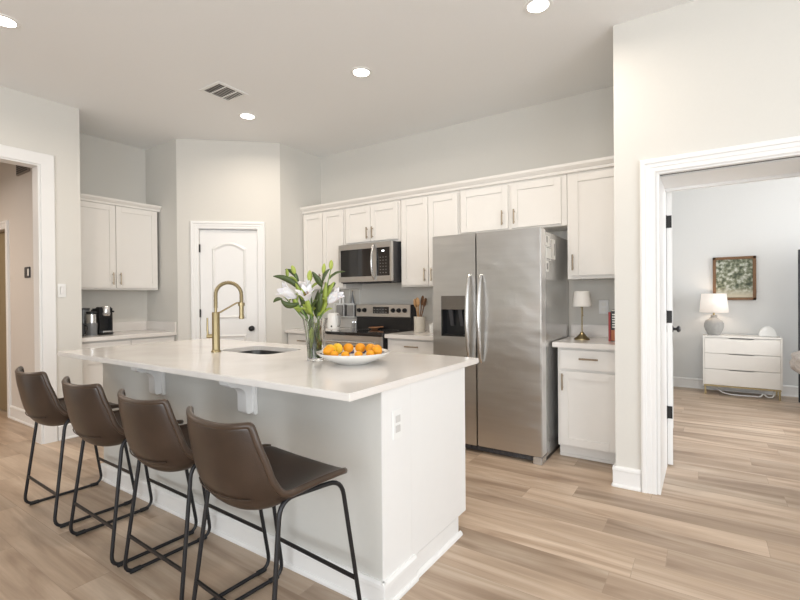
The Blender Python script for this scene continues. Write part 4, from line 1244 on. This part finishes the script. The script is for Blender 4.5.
# ------------------------------------------------------------------ small lamp, books and outlet right of the fridge
lx, ly, lz = -.845, 3.94, .9055
lp = thing('table_lamp', 'small brass table lamp with white pleated shade beside the fridge', 'lamp', (lx, ly, lz))
MB().lathe([(0, 0), (.060, 0), (.060, .008), (.054, .014), (.045, .022), (.030, .034), (.018, .050), (.012, .062), (0, .064)], (lx, ly, lz), 32).build('base', W['brass'], lp, 40)
MB().lathe([(0, .06), (.0055, .06), (.0055, .26), (.012, .265), (.012, .285), (0, .285)], (lx, ly, lz), 16).build('stem', W['brass'], lp, 40)
t = bmesh.new(); n = 72
ra = []
for (r, z) in ((.076, .272), (.0755, .275), (.066, .34), (.058, .378), (.054, .398)):
    ra.append([t.verts.new((lx + (r + (.0012 if i % 2 else 0)) * math.cos(2 * PI * i / n), ly + (r + (.0012 if i % 2 else 0)) * math.sin(2 * PI * i / n), lz + z)) for i in range(n)])
for a_, b_ in zip(ra, ra[1:]):
    for i in range(n): t.faces.new((a_[i], a_[(i + 1) % n], b_[(i + 1) % n], b_[i]))
m_ = MB(); m_._merge(t); sh = m_.build('shade', W['shade'], lp, 60)
so = sh.modifiers.new('t', 'SOLIDIFY'); so.thickness = .0015
MB().tube([(lx + .012, ly - .02, lz + .255), (lx + .012, ly - .02, lz + .20)], .0014, 6).ball((lx + .012, ly - .02, lz + .196), .005, 1).tube([(lx, ly, lz + .27), (lx + .012, ly - .02, lz + .255)], .0014, 6).build('pull_chain', W['brass'], lp)
def book(x0, x1, y0, h_, label, cover, marks):
    o = thing('book', label, 'book', ((x0 + x1) / 2, y0 + .08, .9055), 'books beside the small lamp')
    z0 = .9055
    MB().box(x0, x0 + .002, y0, y0 + .155, z0, z0 + h_).box(x1 - .002, x1, y0, y0 + .155, z0, z0 + h_).box(x0, x1, y0, y0 + .003, z0, z0 + h_, .001).build('cover', cover, o)
    MB().box(x0 + .002, x1 - .002, y0 + .003, y0 + .150, z0 + .003, z0 + h_ - .003).build('pages', W['paper'], o)
    for (a, b, c, d_, mm, nm) in marks:
        MB().box(x0 + (x1 - x0) * a, x0 + (x1 - x0) * b, y0 - .0006, y0 + .0004, z0 + h_ * c, z0 + h_ * d_).build(nm, mm, o)
book(-.636, -.620, 3.885, .228, 'red cloth book standing at the left of the pair beside the pier', W['book_red'], [])
mk_ = [(.05, .95, .02, .36, W['book_orange'], 'orange_band'), (.1, .9, .96, .99, W['crock'], 'top_band')]
for i in range(6):
    mk_.append((.25, .8, .43 + .08 * i, .47 + .08 * i, W['paper'], 'title_mark'))
book(-.618, -.580, 3.885, .248, 'black and orange book with a white printed spine beside the pier', W['book_black'], mk_)
o = thing('wall_outlet', 'white outlet plate on the wall behind the small lamp', 'outlet', (-.728, YB, 1.11))
MB().box(-.768, -.688, YB - .006, YB - .0005, 1.107, 1.227, .003).build('plate', W['white'], o)
for z in (1.128, 1.176): MB().box(-.746, -.710, YB - .009, YB - .006, z, z + .03, .003).build('socket', W['paper'], o)

# ------------------------------------------------------------------ coffee corner
qx, qy, qz = -5.20, 2.195, .9055
cm = thing('coffee_machine', 'black pod coffee machine with chrome head on the recess counter', 'coffee machine', (qx, qy, qz))
MB().box(qx - .15, qx - .02, qy - .062, qy + .062, qz, qz + .27, .012).box(qx - .15, qx + .075, qy - .062, qy + .062, qz + .0, qz + .025, .006).box(qx - .06, qx + .065, qy - .062, qy + .062, qz + .17, qz + .285, .012)\
    .box(qx - .02, qx + .055, qy - .062, qy - .05, qz + .02, qz + .18).box(qx - .02, qx + .055, qy + .05, qy + .062, qz + .02, qz + .18).build('body', W['blackplastic'], cm)
MB().lathe([(0, 0), (.034, 0), (.038, .01), (.038, .085), (.030, .10), (.012, .104), (0, .104)], (qx + .052, qy, qz + .195), 26).build('brew_head', W['chrome'], cm, 40)
MB().lathe([(.0385, .015), (.041, .017), (.041, .03), (.0385, .032)], (qx + .052, qy, qz + .195), 26).build('ring', W['grey'], cm, 40)
MB().box(qx + .012, qx + .095, qy - .048, qy + .048, qz + .0255, qz + .042, .003).build('drip_tray', W['chrome'], cm)
MB().tube([(qx - .02, qy + .06, qz + .235), (qx - .02, qy + .095, qz + .235)], .004, 8).ball((qx - .02, qy + .102, qz + .235), .010, 2).build('lever', W['blackplastic'], cm, 60)
ft = thing('milk_frother', 'grey and steel milk jug left of the black coffee machine', 'milk jug', (-5.18, 2.075, qz))
MB().lathe([(0, 0), (.050, 0), (.050, .125), (0, .125)], (-5.18, 2.075, qz), 28).build('base', W['greyclear'], ft, 40)
MB().lathe([(0, .1255), (.046, .1255), (.046, .215), (.04, .222), (0, .222)], (-5.18, 2.075, qz), 28).build('jug', W['chrome'], ft, 40)
MB().lathe([(0, .2225), (.049, .2225), (.049, .238), (.04, .243), (0, .243)], (-5.18, 2.075, qz), 28).build('lid', W['blackplastic'], ft, 40)
wt = thing('water_tank', 'clear grey water tank behind the coffee machine', 'water tank', (-5.41, 2.09, qz))
MB().lathe([(0, 0), (.055, 0), (.055, .255), (0, .255)], (-5.41, 2.09, qz), 28).build('tank', W['greyclear'], wt, 40)
MB().lathe([(0, .2555), (.058, .2555), (.058, .275), (0, .275)], (-5.41, 2.09, qz), 28).build('lid', W['darkgrey'], wt, 40)
cbl = MB().tube(fillet([(-5.515, 1.93, 1.12), (-5.47, 1.935, 1.06), (-5.30, 2.03, 1.03), (-5.12, 2.02, .995), (-5.10, 1.985, .93), (-5.10, 1.95, .912), (-5.14, 2.005, .911)], .06, 6), .004, 8).build('power_cord', W['rubber'])
tag(cbl, 'thin black power cord looping left of the milk jug', 'cord')
pl = MB().box(-5.10, -5.06, 1.895, 1.935, .9058, 1.035, .006).build('black_tumbler', W['blackplastic'])
tag(pl, 'black upright tumbler at the left end of the coffee counter, mostly behind the wall', 'tumbler')

# switch, thermostat, hall fitting
s = thing('light_switch', 'white double light switch plate on the left wall beside the hall opening', 'light switch', (XL, 1.70, 1.29))
MB().box(XL + .0005, XL + .006, 1.672, 1.737, 1.292, 1.415, .003).build('plate', W['white'], s)
MB().box(XL + .006, XL + .010, 1.689, 1.720, 1.322, 1.386, .003).build('rocker', W['trim'], s)
th = thing('thermostat', 'small dark thermostat on the beige hall wall', 'thermostat', (-5.70, HY, 1.50))
MB().box(-5.77, -5.63, HY - .012, HY - .0005, 1.495, 1.605, .004).build('case', W['darkgrey'], th)
MB().box(-5.68, -5.64, HY - .0135, HY - .012, 1.515, 1.585, .001).build('screen', W['paper'], th)
hv = thing('wall_register', 'small grey fixture high on the beige hall wall', 'wall fixture', (-5.77, HY, 2.55))
MB().box(-5.94, -5.60, HY - .02, HY - .0005, 2.56, 2.68, .004).build('frame', W['hallfix'], hv)
m_ = MB()
for i in range(5): m_.box(-5.92, -5.62, HY - .024, HY - .019, 2.572 + i * .021, 2.584 + i * .021)
m_.build('louvre', W['darkgrey'], hv)

# ------------------------------------------------------------------ bedroom
dx0, dx1, dy0, dy1 = -.03, .755, 6.96, 7.315
dr_ = thing('dresser', 'cream three drawer dresser with a brass base frame in the bedroom', 'dresser', ((dx0 + dx1) / 2, 7.14, 0))
MB().box(dx0, dx1, dy0 + .004, dy1, .725, .745, .002).box(dx0, dx0 + .018, dy0 + .004, dy1, .125, .725, .001).box(dx1 - .018, dx1, dy0 + .004, dy1, .125, .725, .001).box(dx0 + .018, dx1 - .018, dy1 - .02, dy1, .125, .725).box(dx0 + .018, dx1 - .018, dy0 + .03, dy1 - .02, .125, .14).build('carcass', W['dresser'], dr_)
zs = [.130, .330, .528, .722]
for i in range(3):
    z0, z1 = zs[i] + .0015, zs[i + 1] - .003
    xm = (dx0 + dx1) / 2
    pr = [(dx0 + .020, z0), (dx1 - .020, z0), (dx1 - .020, z1), (xm + .13, z1), (xm + .115, z1 - .009), (xm - .115, z1 - .009), (xm - .13, z1), (dx0 + .020, z1)]
    MB().prism(pr, 'y', dy0, dy0 + .02, .0015).build('drawer', W['dresser'], dr_)
lg = MB().box(dx0 + .01, dx1 - .01, dy0 + .02, dy0 + .04, .105, .125).box(dx0 + .01, dx1 - .01, dy1 - .05, dy1 - .03, .105, .125)
lg.build('base_frame', W['brass'], dr_)
for x in (dx0 + .015, dx1 - .035):
    for y in (dy0 + .02, dy1 - .05):
        MB().box(x, x + .02, y, y + .02, 0, .106, .002).build('leg', W['brass'], dr_)
ux, uy, uz = .09, 7.14, .7455
ul = thing('table_lamp', 'grey plaster table lamp with lit cream shade on the bedroom dresser', 'lamp', (ux, uy, uz))
MB().lathe([(0, 0), (.062, 0), (.068, .01), (.095, .06), (.107, .11), (.106, .15), (.09, .185), (.055, .21), (.036, .225), (.036, .25), (.042, .255), (0, .258)], (ux, uy, uz), 36).build('base', W['lampbody'], ul, 50)
MB().lathe([(0, .256), (.012, .256), (.012, .33), (0, .33)], (ux, uy, uz), 12).build('neck', W['brass'], ul, 40)
ush = MB().lathe([(.158, .292), (.135, .535)], (ux, uy, uz), 40).build('shade', W['shade_lit'], ul, 60)
so = ush.modifiers.new('t', 'SOLIDIFY'); so.thickness = .002
pb = bpy.data.lights.new('bulb', 'POINT'); pb.energy = 1.3; pb.color = (1, .80, .62); pb.shadow_soft_size = .03
po_ = bpy.data.objects.new('bedroom_lamp_bulb', pb); COL.objects.link(po_); po_.location = (ux, uy, uz + .42)
dm = thing('sound_machine', 'white half round domed speaker on the right of the dresser', 'speaker', (.63, 7.14, uz))
pr = [(.63 + .085 * math.cos(PI * i / 18), uz + .012 + .115 * math.sin(PI * i / 18)) for i in range(19)]
pr = [(.63 + .075, uz)] + pr + [(.63 - .075, uz)]
MB().prism(pr, 'y', 7.10, 7.18, .006).build('dome', W['white'], dm, 40)
MB().box(.59, .67, 7.092, 7.099, uz + .004, uz + .010, .001).build('display_strip', W['paper'], dm)
pc = thing('framed_picture', 'brown framed painting of a leafy tree above the dresser', 'picture', (.308, 7.33, 1.19))
p0, p1, q0, q1 = .082, .537, 1.193, 1.757
MB().box(p0, p1, 7.305, 7.338, q0, q0 + .035, .005).box(p0, p1, 7.305, 7.338, q1 - .035, q1, .005).box(p0, p0 + .035, 7.305, 7.338, q0, q1, .005).box(p1 - .035, p1, 7.305, 7.338, q0, q1, .005).build('frame', W['frame_wood'], pc)
MB().box(p0 + .03, p1 - .03, 7.32, 7.336, q0 + .03, q1 - .03).build('canvas', W['print'], pc)
cd = MB().tube(fillet([(.10, 7.10, .10), (.16, 7.04, .03), (.26, 7.03, .011), (.38, 7.03, .011), (.50, 7.05, .011), (.55, 7.02, .012), (.58, 7.03, .06), (.62, 7.06, .011), (.67, 7.03, .02), (.69, 7.06, .08), (.68, 7.14, .10)], .05, 6), .008, 8).build('power_cord', W['white'])
tag(cd, 'pale grey cord lying on the floor under the bedroom dresser', 'cord')
hb = MB().box(.885, 1.60, 6.86, 6.90, .02, 1.775, .004).build('tall_panel', W['dark'])
tag(hb, 'tall dark panel standing at the right edge of the bedroom', 'panel')
# knitted throw: a lumpy cushion like fold in front of the panel
t = bmesh.new()
bmesh.ops.create_icosphere(t, subdivisions=4, radius=1)
for v in t.verts:
    k_ = 1 + .05 * math.sin(v.co.x * 9 + v.co.z * 7) + .04 * math.sin(v.co.y * 13 + v.co.z * 11)
    v.co *= k_
m_ = MB(); m_._merge(t, Matrix.Translation((1.01, 6.55, .525)) @ Matrix.Diagonal((.235, .27, .165, 1)))
th_ = m_.build('throw_cushion', W['knit'], None, 180)
tag(th_, 'beige knitted cushion at the right edge of the bedroom', 'cushion')
bb = thing('bench', 'dark low bench under the knitted cushion in the bedroom', 'bench', (1.2, 6.5, 0))
MB().box(.97, 1.6, 6.25, 6.84, .30, .352, .01).build('seat', W['dark'], bb)
for x in (1.0, 1.55):
    for y in (6.28, 6.78): MB().box(x, x + .03, y, y + .03, 0, .301, .003).build('leg', W['dark'], bb)
